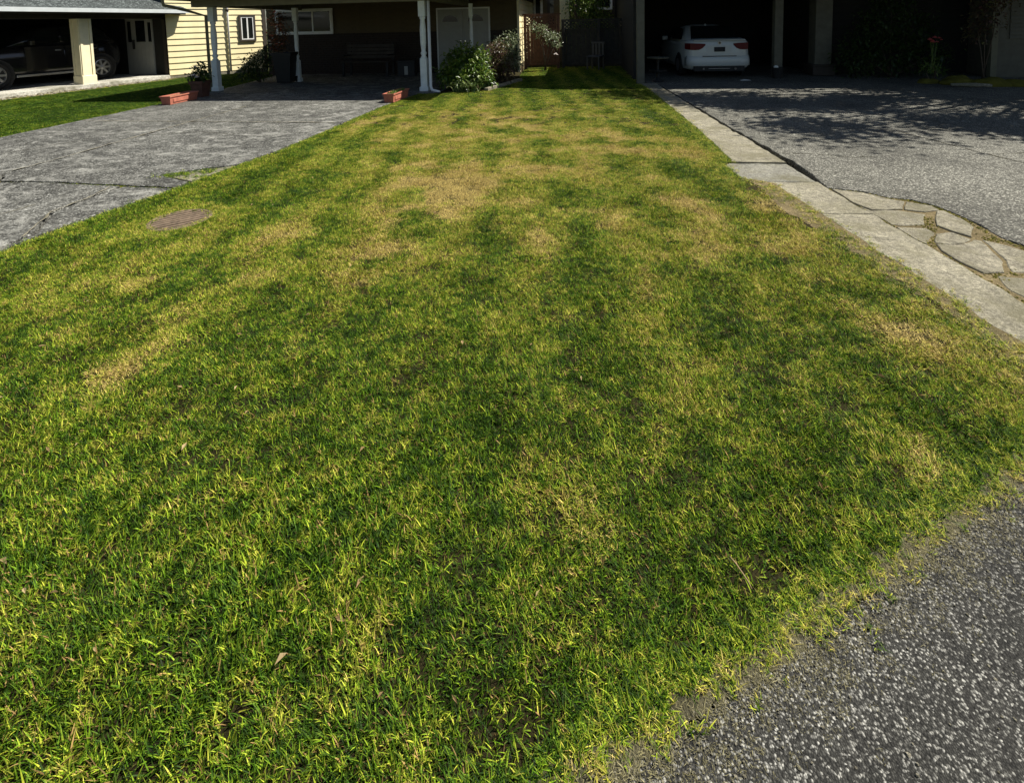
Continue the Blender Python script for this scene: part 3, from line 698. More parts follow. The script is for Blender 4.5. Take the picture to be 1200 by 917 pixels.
# loose stones on the road and the slab strip
bm_ = MB()
def pebble(m, x, y, z, r):
    h = r*U(.5, .9); a = U(0, 6.28); e = U(.6, 1)
    n = 6; vs_ = []
    for zz, rr in ((-.3, .8), (.25, 1.0), (.8, .6)):
        for q in range(n):
            t_ = 2*math.pi*q/n+a; k_ = rr*r*U(.8, 1.15); vs_.append((x+k_*math.cos(t_), y+e*k_*math.sin(t_), z+h*zz))
    f = [(i*n+q, i*n+(q+1) % n, (i+1)*n+(q+1) % n, (i+1)*n+q) for i in range(2) for q in range(n)]+[tuple(range(2*n, 3*n))]
    m.add(vs_, f)
for i in range(420):
    xx = U(-.2, 2.4); yy = road_y(xx)-abs(random.gauss(0, .5))
    pebble(bm_, xx, yy, .001, random.choice((.0025, .003, .003, .004, .005)))
for i in range(7000):
    xx = U(-.6, 2.3); yy = road_y(xx)+.03-abs(random.gauss(0, .065)); pebble(bm_, xx, yy, .002, U(.0009, .0030))
st = bm_.build('gravel', M['frag'], None, False); tag(st, 'loose pale grit lying on the asphalt road', kind='stuff')
bm_ = MB()
for i in range(260):
    yy = U(9.8, 14.3); pebble(bm_, lerp_tab(SL, yy)+U(-.05, .4), yy, .016, U(.02, .06))
st = bm_.build('gravel', M['frag'], None, False); tag(st, 'brown stones along the white slab of the black car carport', kind='stuff')

# ------------------------------------------------------------------ drain cover
dc = empty('drain_cover', (drain[0], drain[1], 0), R(43)); tag(dc, 'round rusty brown slotted drain cover set in the lawn', 'drain cover')
MB().lathe([(.232, -.05), (.232, .010), (.226, .014), (.208, .014), (.202, .011), (.200, -.02)], 40).build('rim', M['iron'], dc, False)
MB().lathe([(.19, -.045), (.19, -.01)], 32).build('sump', M['irondark'], dc)
for i in range(8):
    o_ = -.175+i*.05; h_ = math.sqrt(max(.0, .200**2-o_**2))
    MB().box(-h_, h_, o_-.0135, o_+.0135, -.012, .012+.002*U(-1, 1), .004).build('slat', M['iron'], dc)

# ------------------------------------------------------------------ wall pieces
def siding(parent, mat_, x0, x1, z0, z1, h, y=0.0, name='siding_board', holes=()):
    """lapped boards on the -y side of local plane y; holes = (xa, xb, za, zb) are left out"""
    nb = int(round((z1-z0)/h)); h = (z1-z0)/nb; cache = {}
    for i in range(nb):
        za, zb = z0+i*h, z0+(i+1)*h
        spans = [(x0, x1)]
        for (xa, xb, ha, hb) in holes:
            if zb > ha+.01 and za < hb-.01:
                spans = [s for (p, q) in spans for s in ((p, min(q, xa)), (max(p, xb), q)) if s[1]-s[0] > .02]
        for (p, q) in spans:
            L_ = round(q-p, 4)
            if L_ not in cache:
                cache[L_] = MB().extrude_x([(0, 0), (-.030, 0), (-.031, .012), (-.008, h-.001), (0, h-.001)], 0, q-p).mesh(name)
                cache[L_].materials.append(mat_)
            link_mesh(name, cache[L_], None, parent, (p, y, za))

def turned_post(parent, x, y, h, mat_, s=.07, z0=0.0, base=0.75):
    m = MB(); m.box(x-s, x+s, y-s, y+s, z0, base, .008)
    po = m.build('post', mat_, parent)
    MB().box(x-s, x+s, y-s, y+s, h-.35, h).build('post_head', mat_, po)
    m = MB(); m.box(x-s*1.35, x+s*1.35, y-s*1.35, y+s*1.35, z0, z0+.10, .012); m.build('post_base', mat_, po)
    r_ = s*.95
    prof = [(r_*.9, base), (r_*1.05, base+.02), (r_*.62, base+.05), (r_*.95, base+.10), (r_*.95, base+.12), (r_*.66, base+.16), (r_*.95, base+.34), (r_*.98, (base+h)/2), (r_*.72, h-.42), (r_*.98, h-.39), (r_*.9, h-.35)]
    MB().lathe(prof, 14, (x, y)).build('post_shaft', mat_, po, True)
    return po

def window(parent, x0, x1, z0, z1, y, trim=None, frame=None, mull=1, rails=0, d=.05):
    """window on the -y side of local plane y"""
    wd = MB()
    t_ = .06
    for a in ((x0-t_, x1+t_, z0-t_, z0), (x0-t_, x1+t_, z1, z1+t_), (x0-t_, x0, z0, z1), (x1, x1+t_, z0, z1)):
        wd.box(a[0], a[1], y-d, y, a[2], a[3])
    wo_ = wd.build('window', trim or M['white'], parent)
    f_ = .035; m = MB()
    for a in ((x0, x1, z0, z0+f_), (x0, x1, z1-f_, z1), (x0, x0+f_, z0+f_, z1-f_), (x1-f_, x1, z0+f_, z1-f_)): m.box(a[0], a[1], y-d*.8, y, a[2], a[3])
    m.build('window_frame', frame or M['white'], wo_)
    xs_ = [x0+f_+(x1-x0-2*f_)*i/(mull+1) for i in range(mull+2)]
    for i in range(mull): MB().box(xs_[i+1]-.022, xs_[i+1]+.022, y-d*.75, y, z0+f_, z1-f_).build('mullion', frame or M['white'], wo_)
    for i in range(mull+1):
        a = xs_[i]+(.022 if i else 0); b = xs_[i+1]-(.022 if i < mull else 0)
        MB().box(a, b, y-d*.4, y-d*.2, z0+f_, z1-f_).build('pane', M['glass'], wo_)
    return wo_

# ------------------------------------------------------------------ black-car carport house (far left)
O1 = (-13.29, 12.25, 0); rz1 = R(-10)
h1 = empty('carport_house', O1, rz1)
tag(h1, 'low carport house with green grey shingles, pale gutter and cream boxed pillar', 'house')
MB().box(-6.5, .12, -9, 2.75, -.14, .125, .01).build('slab', M['slab'], h1)
# pillar
pl = MB().box(-.24, .06, .02, .33, .125, 1.90).build('pillar', M['cream'], h1)
m = MB()
m.box(-.27, .09, -.01, .36, .125, .36, .01); m.build('pillar_base', M['cream'], pl)
for (a, b, c_, d) in ((.06, .082, .02, .08), (.06, .082, .27, .33), (-.24, -.18, -.003, .02), (.0, .06, -.003, .02)):
    MB().box(a, b, c_, d, .36, 1.90).build('pillar_trim', M['cream'], pl)
# beam, soffit, roof
MB().box(-.36, .02, -9, 2.6, 1.90, 2.08).build('beam', M['brown'], h1)
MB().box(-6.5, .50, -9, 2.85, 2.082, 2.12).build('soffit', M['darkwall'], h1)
MB().box(.50, .53, -9, 2.85, 2.02, 2.16).build('fascia', M['brown'], h1)
MB().extrude_y([(.53, 2.06), (.64, 2.06), (.66, 2.165), (.63, 2.165), (.62, 2.09), (.53, 2.09)], -9, 2.9).build('gutter', M['gutter'], h1)
MB().extrude_y([(.60, 2.166), (-3.1, 3.61), (-6.8, 2.166), (-6.8, 2.13), (-3.1, 3.56), (.60, 2.13)], -9.1, 2.92).build('roof', M['shingle'], h1)
# inner walls
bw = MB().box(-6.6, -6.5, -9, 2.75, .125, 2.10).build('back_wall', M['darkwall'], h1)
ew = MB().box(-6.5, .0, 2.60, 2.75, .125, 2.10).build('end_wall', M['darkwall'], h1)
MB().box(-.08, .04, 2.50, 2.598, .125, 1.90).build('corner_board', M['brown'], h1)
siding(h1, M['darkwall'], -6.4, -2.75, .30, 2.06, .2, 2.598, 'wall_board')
# half-glazed door
DX0, DX1 = -1.72, -.58
d_ = MB().box(DX0, DX1, 2.555, 2.598, .13, 2.02).build('door', M['doorwhite'], h1)
for i in range(7): MB().box(DX0+.02+i*.158, DX0+.02+i*.158+.150, 2.545, 2.556, .16, 1.12).build('door_plank', M['doorwhite'], d_)
MB().box(DX0+.46, DX0+.84, 2.540, 2.556, 1.18, 1.86).build('pane', M['glass'], d_)
MB().box(DX0+.10, DX0+.24, 2.540, 2.556, 1.18, 1.84).build('pane', M['glass'], d_)
MB().box(DX0+.98, DX0+1.10, 2.540, 2.556, 1.18, 1.80).build('pane', M['glass'], d_)
MB().box(DX0+.33, DX0+.39, 2.49, 2.545, .95, 1.25, .005).build('door_handle', M['black'], d_)

# ------------------------------------------------------------------ yellow sided house
ya, yb = Vector((-12.62, 14.9)), Vector((-11.05, 17.2))
L2 = (yb-ya).length; rz2 = math.atan2(yb.y-ya.y, yb.x-ya.x)
h2 = empty('sided_house', (ya.x, ya.y, 0), rz2); tag(h2, 'sunlit yellow lap sided house wall with small dark trimmed sliding window', 'house')
MB().box(.05, L2, .0, 4.0, -.14, 4.3).build('wall', M['tan'], h2)
MB().box(-.25, L2+.01, -.02, -.001, -.14, .11).build('foundation', M['frag'], h2)
# window px 280-299
WX0, WX1, WZ0, WZ1 = 1.96, 2.38, 1.15, 1.94
siding(h2, M['yellow'], -.25, L2-.09, .11, 4.3, .19, -.002, holes=[])
MB().box(L2-.09, L2+.03, -.040, .0, .11, 4.3).build('corner_board', M['brown'], h2)
window(h2, WX0, WX1, WZ0, WZ1, -.030, M['brown'], M['white'], 1)
MB().tube([(1.54, -.075, 4.2), (1.54, -.075, .10)], .033, 8).build('downspout', M['white'], h2, True)
MB().tube([(1.54, -.075, 2.22), (1.54, -.075, 2.12)], .05, 8).build('vent_pipe', M['brown'], h2, True)
MB().box(-.3, L2+.1, -.06, 4.2, 4.302, 4.36).build('soffit', M['brown'], h2)
MB().extrude_x([(-.1, 4.362), (4.3, 4.362), (2.2, 5.2)], -.35, L2+.15).build('roof', M['shingle'], h2)

# ------------------------------------------------------------------ centre carport house
h3 = empty('carport_house', (-5.6, 15.5, 0)); tag(h3, 'tan and brick house with white turned carport posts and double front doors', 'house')
def loc3(x, y): return x+5.6, y-15.5
ox, oy = -5.6, 15.5
def B3(x0, x1, y0, y1, z0, z1, b=0): return MB().box(x0-ox, x1-ox, y0-oy, y1-oy, z0, z1, b)
for (x, y, s_) in ((-8.73, 11.5, .075), (-3.42, 11.28, .075), (-7.66, 13.35, .062), (-2.78, 13.6, .05)):
    turned_post(h3, x-ox, y-oy, 2.07, M['postwhite'], s_, 0.034, .78 if s_ > .07 else .62)
# roof
B3(-9.05, -3.2, 11.22, 11.42, 2.07, 2.28).build('beam', M['beam'], h3)
B3(-8.85, -8.65, 11.42, 15.5, 2.07, 2.28).build('beam', M['beam'], h3)
B3(-3.40, -3.2, 11.42, 15.5, 2.075, 2.28).build('beam', M['beam'], h3)
B3(-9.2, -2.55, 10.60, 15.5, 2.285, 2.33).build('soffit', M['beam'], h3)
B3(-9.2, -2.55, 10.55, 10.598, 2.22, 2.42).build('fascia', M['beam'], h3)
B3(-2.548, -2.50, 10.55, 15.5, 2.22, 2.42).build('fascia', M['beam'], h3)
B3(-9.25, -9.202, 10.55, 15.5, 2.22, 2.42).build('fascia', M['beam'], h3)
B3(-9.3, -2.45, 10.43, 10.548, 2.30, 2.40).build('gutter', M['brown'], h3)
MB().add([(-9.4-ox, 10.5-oy, 2.425), (-1.2-ox, 10.5-oy, 2.425), (-1.2-ox, 22.3-oy, 2.425), (-9.4-ox, 22.3-oy, 2.425), (-5.6-ox, 17-oy, 3.9), (-4.2-ox, 17-oy, 3.9)], [(3, 2, 1, 0), (0, 1, 5, 4), (1, 2, 5), (2, 3, 4, 5), (3, 0, 4)]).build('roof', M['shingle'], h3)
# downspouts
MB().tube([(-9.18-ox, 10.49-oy, 2.32), (-9.18-ox, 10.55-oy, 2.10), (-9.1-ox, 11.1-oy, 2.0), (-8.84-ox, 11.42-oy, 1.86), (-8.84-ox, 11.42-oy, .06)], .035, 8).build('downspout', M['beam'], h3, True)
MB().tube([(-3.27-ox, 11.27-oy, 2.3), (-3.27-ox, 11.24-oy, .14), (-3.22-ox, 11.16-oy, .06), (-3.02-ox, 11.03-oy, .035)], .034, 8).build('downspout', M['white'], h3, True)
# main wall
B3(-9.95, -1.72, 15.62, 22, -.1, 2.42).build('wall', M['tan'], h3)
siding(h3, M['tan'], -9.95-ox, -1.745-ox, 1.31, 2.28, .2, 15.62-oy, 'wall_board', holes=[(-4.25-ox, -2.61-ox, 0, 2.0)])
# brick wainscot
bw = B3(-9.95, -1.745, 15.585, 15.618, -.05, 1.28).build('mortar_bed', M['mortar'], h3)
bm_ = MB(); row = 0; z = 0.0
while z < 1.25:
    x = -9.93+(.11 if row % 2 else 0)
    while x < -1.98:
        if not (-4.38 < x < -2.55): bm_.box(x-ox, x+.2-ox, 15.565-oy, 15.586-oy, z, z+.062)
        x += .212
    z += .073; row += 1
br = bm_.build('bricks', M['brick'], h3); br['kind'] = 'stuff'
B3(-9.95, -1.745, 15.55, 15.618, 1.281, 1.309).build('sill_course', M['brick'], h3)
# side wall in sun
sw = empty('side_wall', (-1.72-ox, 15.60-oy, 0), R(90), h3)
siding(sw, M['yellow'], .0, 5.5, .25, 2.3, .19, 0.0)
B3(-1.75, -1.68, 15.53, 15.598, -.05, 2.3).build('corner_board', M['cream'], h3)
# windows and doors
window(h3, -9.55-ox, -7.72-ox, 1.36, 2.06, 15.585-oy, M['white'], M['white'], 2)
dd = B3(-4.27, -2.59, 15.54, 15.60, -.02, 2.03).build('door_frame', M['white'], h3)
for s_ in (0, 1):
    xa = -4.22+s_*.80
    lf = B3(xa, xa+.785, 15.515, 15.545, .0, 1.98).build('door', M['doorwhite'], h3)
    fan = MB(); cxx = xa+.39-ox
    pts = [(cxx+.24*math.cos(a), 1.60+.20*math.sin(a)) for a in np.linspace(0, math.pi, 11)]
    fan.add([(p, 15.508-oy, q) for p, q in pts]+[(p, 15.516-oy, q) for p, q in pts], [tuple(range(11)), tuple(range(21, 10, -1))]+[(i, i+1, 12+i, 11+i) for i in range(10)])
    fan.build('fan_light', M['glass'], lf)
    for (pa, pb, za, zb) in ((.10, .36, .85, 1.45), (.43, .69, .85, 1.45), (.10, .36, .15, .70), (.43, .69, .15, .70)):
        B3(xa+pa, xa+pb, 15.505, 15.516, za, zb, .004).build('door_panel', M['doorwhite'], lf)
    MB().tube([(xa+(.72 if s_ == 0 else .07)-ox, 15.515-oy, 1.0), (xa+(.72 if s_ == 0 else .07)-ox, 15.46-oy, 1.0)], .025, 8).build('door_handle', M['chrome'], lf)

# ------------------------------------------------------------------ right carport house
h4 = empty('carport_house', (4.2, 15.0, 0)); tag(h4, 'tall dark house with open carport over the white car', 'house')
def B4(x0, x1, y0, y1, z0, z1, b=0): return MB().box(x0-4.2, x1-4.2, y0-15, y1-15, z0, z1, b)
MB().box(1.5-4.2, 1.6-4.2, 13.6-15, 19.0-15, -.2, 2.70).build('side_wall', M['darkwall'], h4)  # added wall, closes the open carport side to keep its interior dark
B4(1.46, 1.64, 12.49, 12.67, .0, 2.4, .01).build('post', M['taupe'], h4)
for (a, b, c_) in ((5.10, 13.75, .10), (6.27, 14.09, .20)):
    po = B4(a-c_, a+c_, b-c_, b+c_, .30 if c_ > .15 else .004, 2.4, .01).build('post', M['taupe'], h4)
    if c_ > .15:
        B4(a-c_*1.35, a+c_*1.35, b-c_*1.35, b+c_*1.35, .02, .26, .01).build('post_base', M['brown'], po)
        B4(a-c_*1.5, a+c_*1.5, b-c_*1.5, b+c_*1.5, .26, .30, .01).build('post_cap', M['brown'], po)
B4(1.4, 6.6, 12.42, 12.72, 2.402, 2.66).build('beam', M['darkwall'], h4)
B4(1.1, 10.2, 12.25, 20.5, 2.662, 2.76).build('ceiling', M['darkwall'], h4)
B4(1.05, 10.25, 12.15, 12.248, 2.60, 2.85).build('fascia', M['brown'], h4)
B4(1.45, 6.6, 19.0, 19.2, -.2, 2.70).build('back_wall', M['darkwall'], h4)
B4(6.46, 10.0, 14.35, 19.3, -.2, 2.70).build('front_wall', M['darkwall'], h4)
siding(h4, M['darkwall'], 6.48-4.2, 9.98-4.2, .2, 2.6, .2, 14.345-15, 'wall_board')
B4(1.5, 10.0, 13.25, 15.3, 2.762, 4.7).build('upper_storey', M['taupe'], h4)
MB().extrude_y([(1.1-4.2, 4.702), (10.4-4.2, 4.702), (5.75-4.2, 6.4)], 12.95-15, 15.5-15).build('roof', M['shingle'], h4)
# neighbour further right, light clapboards in shade
h5 = empty('sided_house', (9.75, 13.25, 0), R(-8)); tag(h5, 'grey sided house corner in deep shade beyond the mossy rocks', 'house')
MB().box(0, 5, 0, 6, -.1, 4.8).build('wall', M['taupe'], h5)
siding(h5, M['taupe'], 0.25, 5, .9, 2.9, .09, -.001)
MB().box(-.10, .02, -.045, .10, .0, 2.9).build('corner_board', M['beam'], h5)
MB().box(-.5, 5.3, -.6, 6.4, 2.9, 3.0).build('soffit', M['brown'], h5)
MB().extrude_x([(-.7, 4.802), (6.6, 4.802), (3, 6.3)], -.5, 5.4).build('roof', M['shingle'], h5)

# ------------------------------------------------------------------ house behind the fence
h6 = empty('sided_house', (0, 21, 0)); tag(h6, 'house behind the fence with brown wall, yellow sunlit strip and white windows', 'house')
MB().box(-1.7, -.62, .0, 4, -.1, 4.6).build('wall', M['tan'], h6)
MB().box(-.60, 3.2, .3, 4, -.1, 4.6).build('wall', M['brown'], h6)
window(h6, -1.62, -1.36, 1.75, 2.6, -.002, M['white'], M['white'], 0)
window(h6, -1.05, -.78, 1.3, 2.8, -.002, M['brown'], M['brown'], 0)
yw = empty('bay', (-.60, -.35, 0), R(55), h6)
siding(yw, M['yellow'], 0, .62, 1.2, 2.9, .16, 0)
MB().box(0, .62, .001, .30, -.1, 2.9).build('bay_wall', M['tan'], yw)
window(h6, .85, 1.45, 2.02, 3.0, .298, M['white'], M['white'], 0)
MB().box(-2.0, 3.5, -.7, 4.2, 4.6, 4.75).build('roof', M['shingle'], h6)

# ------------------------------------------------------------------ gate, fence
gt = empty('lattice_gate', (-1.66, 16.6, 0), R(8)); tag(gt, 'red brown cedar gate with a lattice top beside the house corner', 'gate')
W_ = 1.16
for x in (0.0, W_-.09): MB().box(x, x+.09, -.045, .045, 0, 1.76, .006).build('gate_post', M['cedar'], gt)
MB().box(-.05, W_+.05, -.07, .07, 1.762, 1.80).build('top_cap', M['cedar'], gt)
for z in (1.40, 1.70, .12): MB().box(.092, W_-.092, -.03, .03, z, z+.055).build('rail', M['cedar'], gt)
n_ = 9; bwid = (W_-.19)/n_
for i in range(n_): MB().box(.095+i*bwid+.004, .095+(i+1)*bwid-.004, -.012, .012, .177, 1.398).build('board', M['cedar'], gt)
def lattice(parent, x0, x1, z0, z1, step, mat_, y=0.0):
    m = MB(); t_ = .006; w2 = .017; H = z1-z0
    k_ = x0-H
    while k_ < x1:
        for sgn in (1, -1):
            if sgn > 0: a = (k_, z0); b = (k_+H, z1)
            else: a = (k_, z1); b = (k_+H, z0)
            xa, xb = max(a[0], x0), min(b[0], x1)
            if xb-xa < .01: continue
            sl = (b[1]-a[1])/(b[0]-a[0]); za, zb = a[1]+sl*(xa-a[0]), a[1]+sl*(xb-a[0])
            yy = y+sgn*t_
            nx, nz = -sl/math.hypot(1, sl)*w2, 1/math.hypot(1, sl)*w2
            q = [(xa-nx, za-nz), (xb-nx, zb-nz), (xb+nx, zb+nz), (xa+nx, za+nz)]
            m.add([(p, yy-t_*.8, r_) for p, r_ in q]+[(p, yy+t_*.8, r_) for p, r_ in q], [(0, 1, 2, 3), (7, 6, 5, 4), (0, 4, 5, 1), (1, 5, 6, 2), (2, 6, 7, 3), (3, 7, 4, 0)])
        k_ += step
    o = m.build('lattice', mat_, parent); o['kind'] = 'stuff'; return o
lattice(gt, .095, W_-.095, 1.457, 1.698, .105, M['cedar'])
fn = empty('board_fence', (-.44, 16.9, 0), R(1)); tag(fn, 'dark weathered board fence with lattice top between gate and carport', 'fence')
W_ = 2.35
for x in (0.0, W_/2, W_-.09): MB().box(x, x+.09, -.03, .06, 0, 1.60, .006).build('fence_post', M['darkfence'], fn)
for z in (1.24, 1.545, .10): MB().box(-.02, W_+.02, .062, .10, z, z+.05).build('rail', M['darkfence'], fn)
n_ = 15; bwid = W_/n_
for i in range(n_): MB().box(i*bwid+.004, (i+1)*bwid-.004, .102, .122, .05, 1.24+.03*U(-.2, .4)).build('board', M['darkfence'], fn)
lattice(fn, .0, W_, 1.29, 1.545, .12, M['darkfence'], .08)
# low dark hedge and trees behind are made below

# ------------------------------------------------------------------ plants
def leaf(m, p, d, up_, L, W, fold=.25):
    d = d.normalized(); s = d.cross(up_)
    if s.length < 1e-3: s = d.cross(Vector((1, 0, 0)))
    s.normalize(); n = s.cross(d)
    a = p; t_ = p+d*L-n*L*.12; mid = p+d*L*.48
    m.add([a, mid+s*W*.5+n*W*fold, t_, mid-s*W*.5+n*W*fold, mid], [(0, 4, 1), (4, 2, 1), (0, 3, 4), (3, 2, 4)])
def rdir(rnd=random):
    z = rnd.uniform(-1, 1); a = rnd.uniform(0, 6.283); r_ = math.sqrt(1-z*z); return Vector((r_*math.cos(a), r_*math.sin(a), z))
def clumpy_crown(m, centers, n, L, W, down=.15, shell=.35):
    tot = sum(c[1]**2 for c in centers)
    for (c, r_, sq) in centers:
        for i in range(int(n*r_*r_/tot)):
            d = rdir(); k_ = (shell+(1-shell)*random.random())
            p = Vector(c)+Vector((d.x, d.y, d.z*sq))*r_*k_*(U(.8, 1.1) if random.random() < .78 else U(1.0, 1.45))
            ld = (d*.6+rdir()*.8+Vector((0, 0, -down)))
            leaf(m, p, ld, rdir()*.5+Vector((0, 0, 1)), L*U(.6, 1.25), W*U(.6, 1.25))
def stems(parent, mat_, tips, r0, r1, base=(0, 0, 0), name='stem'):
    for tp in tips:
        b_ = Vector(base)+Vector((U(-.04, .04), U(-.04, .04), 0)); t_ = Vector(tp)
        MB().tube([b_, b_.lerp(t_, .5)+Vector((U(-.05, .05), U(-.05, .05), .02)), t_], [r0, (r0+r1)/2, r1], 6).build(name, mat_, parent, True)
def shrub(name, loc, label, cat, mat_, centers, n, L, W, group=None, **k_):
    o = empty(name, loc); tag(o, label, cat, group)
    m = MB(); clumpy_crown(m, centers, n, L, W, **k_); m.build('foliage', mat_, o, False, False)
    stems(o, M['bark'], [(c[0][0]*.9, c[0][1]*.9, c[0][2]) for c in centers[:6]], .018, .006)
    return o
# bed soil and edging
bed = MB().prism([(-3.02, 11.06), (-2.02, 11.40), (-1.50, 13.3), (-1.66, 15.5), (-2.93, 15.5)], -.13, .02).build('planting_bed', M['soil']); tag(bed, 'dark soil bed holding the shrubs by the carport', kind='structure')
e0, e1 = Vector((-2.02, 11.36)), Vector((-1.44, 13.3))
for i in range(4):
    a, b = e0.lerp(e1, i/4+.004), e0.lerp(e1, (i+1)/4-.004); d = (b-a).normalized(); nn = Vector((-d.y, d.x))*.05
    es = MB().prism([tuple(a+nn), tuple(a-nn), tuple(b-nn), tuple(b+nn)], -.1, .075, .01).build('edging_stone', M['kerb'])
    tag(es, 'pale concrete edging stone between shrub bed and lawn', 'edging', 'edging stones of the shrub bed')
shrub('leafy_shrub', (-2.58, 11.75, .02), 'bright green broad leaved shrub beside the white post and downspout', 'shrub', M['leafg'],
      [((0, 0, .55), .42, .9), ((-.25, -.1, .40), .33, .9), ((.30, -.15, .42), .33, .9), ((.05, .05, .85), .28, .9), ((.3, .15, .72), .28, .8), ((-.3, .15, .70), .25, .8), ((.0, -.35, .25), .3, .8), ((.45, -.1, .3), .28, .9), ((-.42, -.2, .3), .26, .9)], 2600, .13, .055)
shrub('reddish_shrub', (-1.93, 12.75, .02), 'bronze red leaved shrub between the green shrub and house corner', 'shrub', M['leafr'],
      [((0, 0, .5), .42, 1), ((-.2, -.2, .35), .32, .9), ((.2, -.25, .35), .3, .9), ((.05, 0, .85), .3, .9), ((-.2, .1, .8), .25, .9)], 1500, .09, .04)
shrub('variegated_shrub', (-1.85, 13.9, .02), 'pale tipped shrub rising behind the bronze shrub at house corner', 'shrub', M['leafgrey'],
      [((0, 0, .7), .38, 1), ((.1, -.1, 1.05), .28, .9), ((-.25, -.1, .9), .28, .9), ((.2, -.2, .5), .3, .9)], 1000, .10, .045)
sp = empty('strap_leaf_plant', (-2.42, 11.16, .012)); tag(sp, 'clump of arching pale strap leaves at the foot of the green shrub', 'plant')
m = MB()
for i in range(90):
    a = U(0, 6.28); r_ = U(0, .22); x, y = r_*math.cos(a)*1.6, r_*math.sin(a)*.6
    L_ = U(.25, .5); az = U(0, 6.28); px, pz, an = 0, 0, U(.1, .5)
    pts = []
    for q in range(6):
        pts.append((px, pz)); px += math.sin(an)*L_/5; pz += math.cos(an)*L_/5; an += U(.2, .42)
    dx, dy = math.cos(az), math.sin(az); vs_ = []
    for q, (pp, zz) in enumerate(pts):
        w_ = .012*(1-(q/5)**2)+.001
        vs_ += [(x+dx*pp-dy*w_, y+dy*pp+dx*w_, max(.004, zz)), (x+dx*pp+dy*w_, y+dy*pp-dx*w_, max(.004, zz))]
    m.add(vs_, [(2*q, 2*q+1, 2*q+3, 2*q+2) for q in range(5)])
m.build('foliage', M['leafs'], sp, True, False)
# rose by the gate
rs = shrub('climbing_rose', (-.95, 16.0, .01), 'grey green rose bush leaning over the cedar gate with one pale bloom', 'rose', M['leafgrey'],
      [((-.1, 0, 1.25), .28, .8), ((.2, -.05, 1.05), .30, .7), ((-.3, 0, 1.38), .18, .8), ((.38, -.05, .85), .2, .8)], 420, .11, .05)
def bloom(parent, c, r_, mat_, name='bloom'):
    m = MB()
    for i in range(11):
        d = rdir(); d.z = abs(d.z)*.6+.1; leaf(m, Vector(c), d, Vector((0, 0, 1)), r_, r_*.8, .35)
    return m.build(name, mat_, parent, False, False)
bloom(rs, (.34, -.18, .50), .09, M['petalw']); MB().tube([(.1, 0, .9), (.25, -.1, .75), (.34, -.17, .51)], .006, 5).build('cane', M['bark'], rs)
for i in range(3): bloom(rs, (U(-.3, .3), -.25, U(.9, 1.3)), .035, M['petalw'])
# flowering shrub and bushes left of the carport
fs = shrub('flowering_bush', (-8.22, 13.5, .034), 'tall russet bush with orange pink blooms rising behind the wheeled bin', 'bush', M['leafo'],
      [((0, 0, 1.35), .28, 1.1), ((-.05, 0, 1.75), .24, 1.0), ((-.1, 0, 1.0), .25, 1), ((.0, 0, .6), .22, 1.2)], 900, .08, .04)
for i in range(34): bloom(fs, (U(-.26, .2), U(-.32, -.1), U(1.0, 2.0)), U(.03, .06), M['petalp'] if i % 3 else M['petalw'])
shrub('laurel_bush', (-8.75, 13.25, .01), 'dark green laurel bush in front of the yellow wall by the bin', 'bush', M['leafd'],
      [((0, 0, .38), .36, .9), ((-.2, 0, .62), .24, 1), ((.15, .1, .75), .24, 1), ((-.35, -.1, .3), .25, .9)], 700, .12, .05)

# ------------------------------------------------------------------ planters and pot
def trough(loc, rz, label, plants):
    o = empty('trough_planter', loc, rz); tag(o, label, 'planter')
    w_, l_, h_ = .11, .42, .175
    m = MB()   # tapered open box, long axis y
    def ring(k_, z, ins=0): return [(-(w_*k_-ins), -(l_*(k_*.3+.7)-ins), z), ((w_*k_-ins), -(l_*(k_*.3+.7)-ins), z), ((w_*k_-ins), (l_*(k_*.3+.7)-ins), z), (-(w_*k_-ins), (l_*(k_*.3+.7)-ins), z)]
    rings = [ring(.80, .0), ring(.97, h_*.86), ring(1.10, h_*.86), ring(1.10, h_), ring(1.10, h_, .015), ring(1.0, h_-.05, .012)]
    v = [p for r_ in rings for p in r_]
    m.add(v, [(i*4+q, i*4+(q+1) % 4, (i+1)*4+(q+1) % 4, (i+1)*4+q) for i in range(5) for q in range(4)]+[(3, 2, 1, 0)])
    m.build('box', M['terracotta'], o)
    MB().box(w_*.86, w_*.97, -.32, .32, .045, .115, .004).build('side_panel', M['terracotta'], o)
    sl_ = ring(1.0, h_-.025, .014); MB().add(sl_+[(a, b, h_-.07) for a, b, _ in sl_], [(0, 1, 2, 3), (7, 6, 5, 4), (0, 4, 5, 1), (1, 5, 6, 2), (2, 6, 7, 3), (3, 7, 4, 0)]).build('soil', M['drysoil'], o)
    if plants:
        m = MB()
        for i in range(150): leaf(m, Vector((U(-.08, .08), U(-.36, .36), h_-.03)), Vector((U(-.5, .5), U(-.5, .5), 1)), rdir(), U(.03, .085), .016)
        m.build('seedlings', M['leafg'], o, False, False)
    return o
trough((-8.30, 9.78, .03), R(3), 'red trough planter with bare soil beside the brown clay pot', False)
trough((-3.63, 9.98, .03), R(-2), 'red trough planter of low seedlings on driveway corner by the white post', True)
pt = empty('flower_pot', (-8.42, 10.55, .03)); tag(pt, 'dark clay square pot holding a bushy plant with white flowers', 'pot')
m = MB(); rr = [(.11, 0), (.145, .30), (.162, .30), (.162, .36), (.14, .36), (.13, .31)]
m.add([(sx*a, sy*a, z) for a, z in rr for sx, sy in ((-1, -1), (1, -1), (1, 1), (-1, 1))], [(i*4+q, i*4+(q+1) % 4, (i+1)*4+(q+1) % 4, (i+1)*4+q) for i in range(5) for q in range(4)]+[(3, 2, 1, 0)])
m.build('pot_body', M['terradark'], pt)
MB().box(-.128, .128, -.128, .128, .26, .325).build('soil', M['soil'], pt)
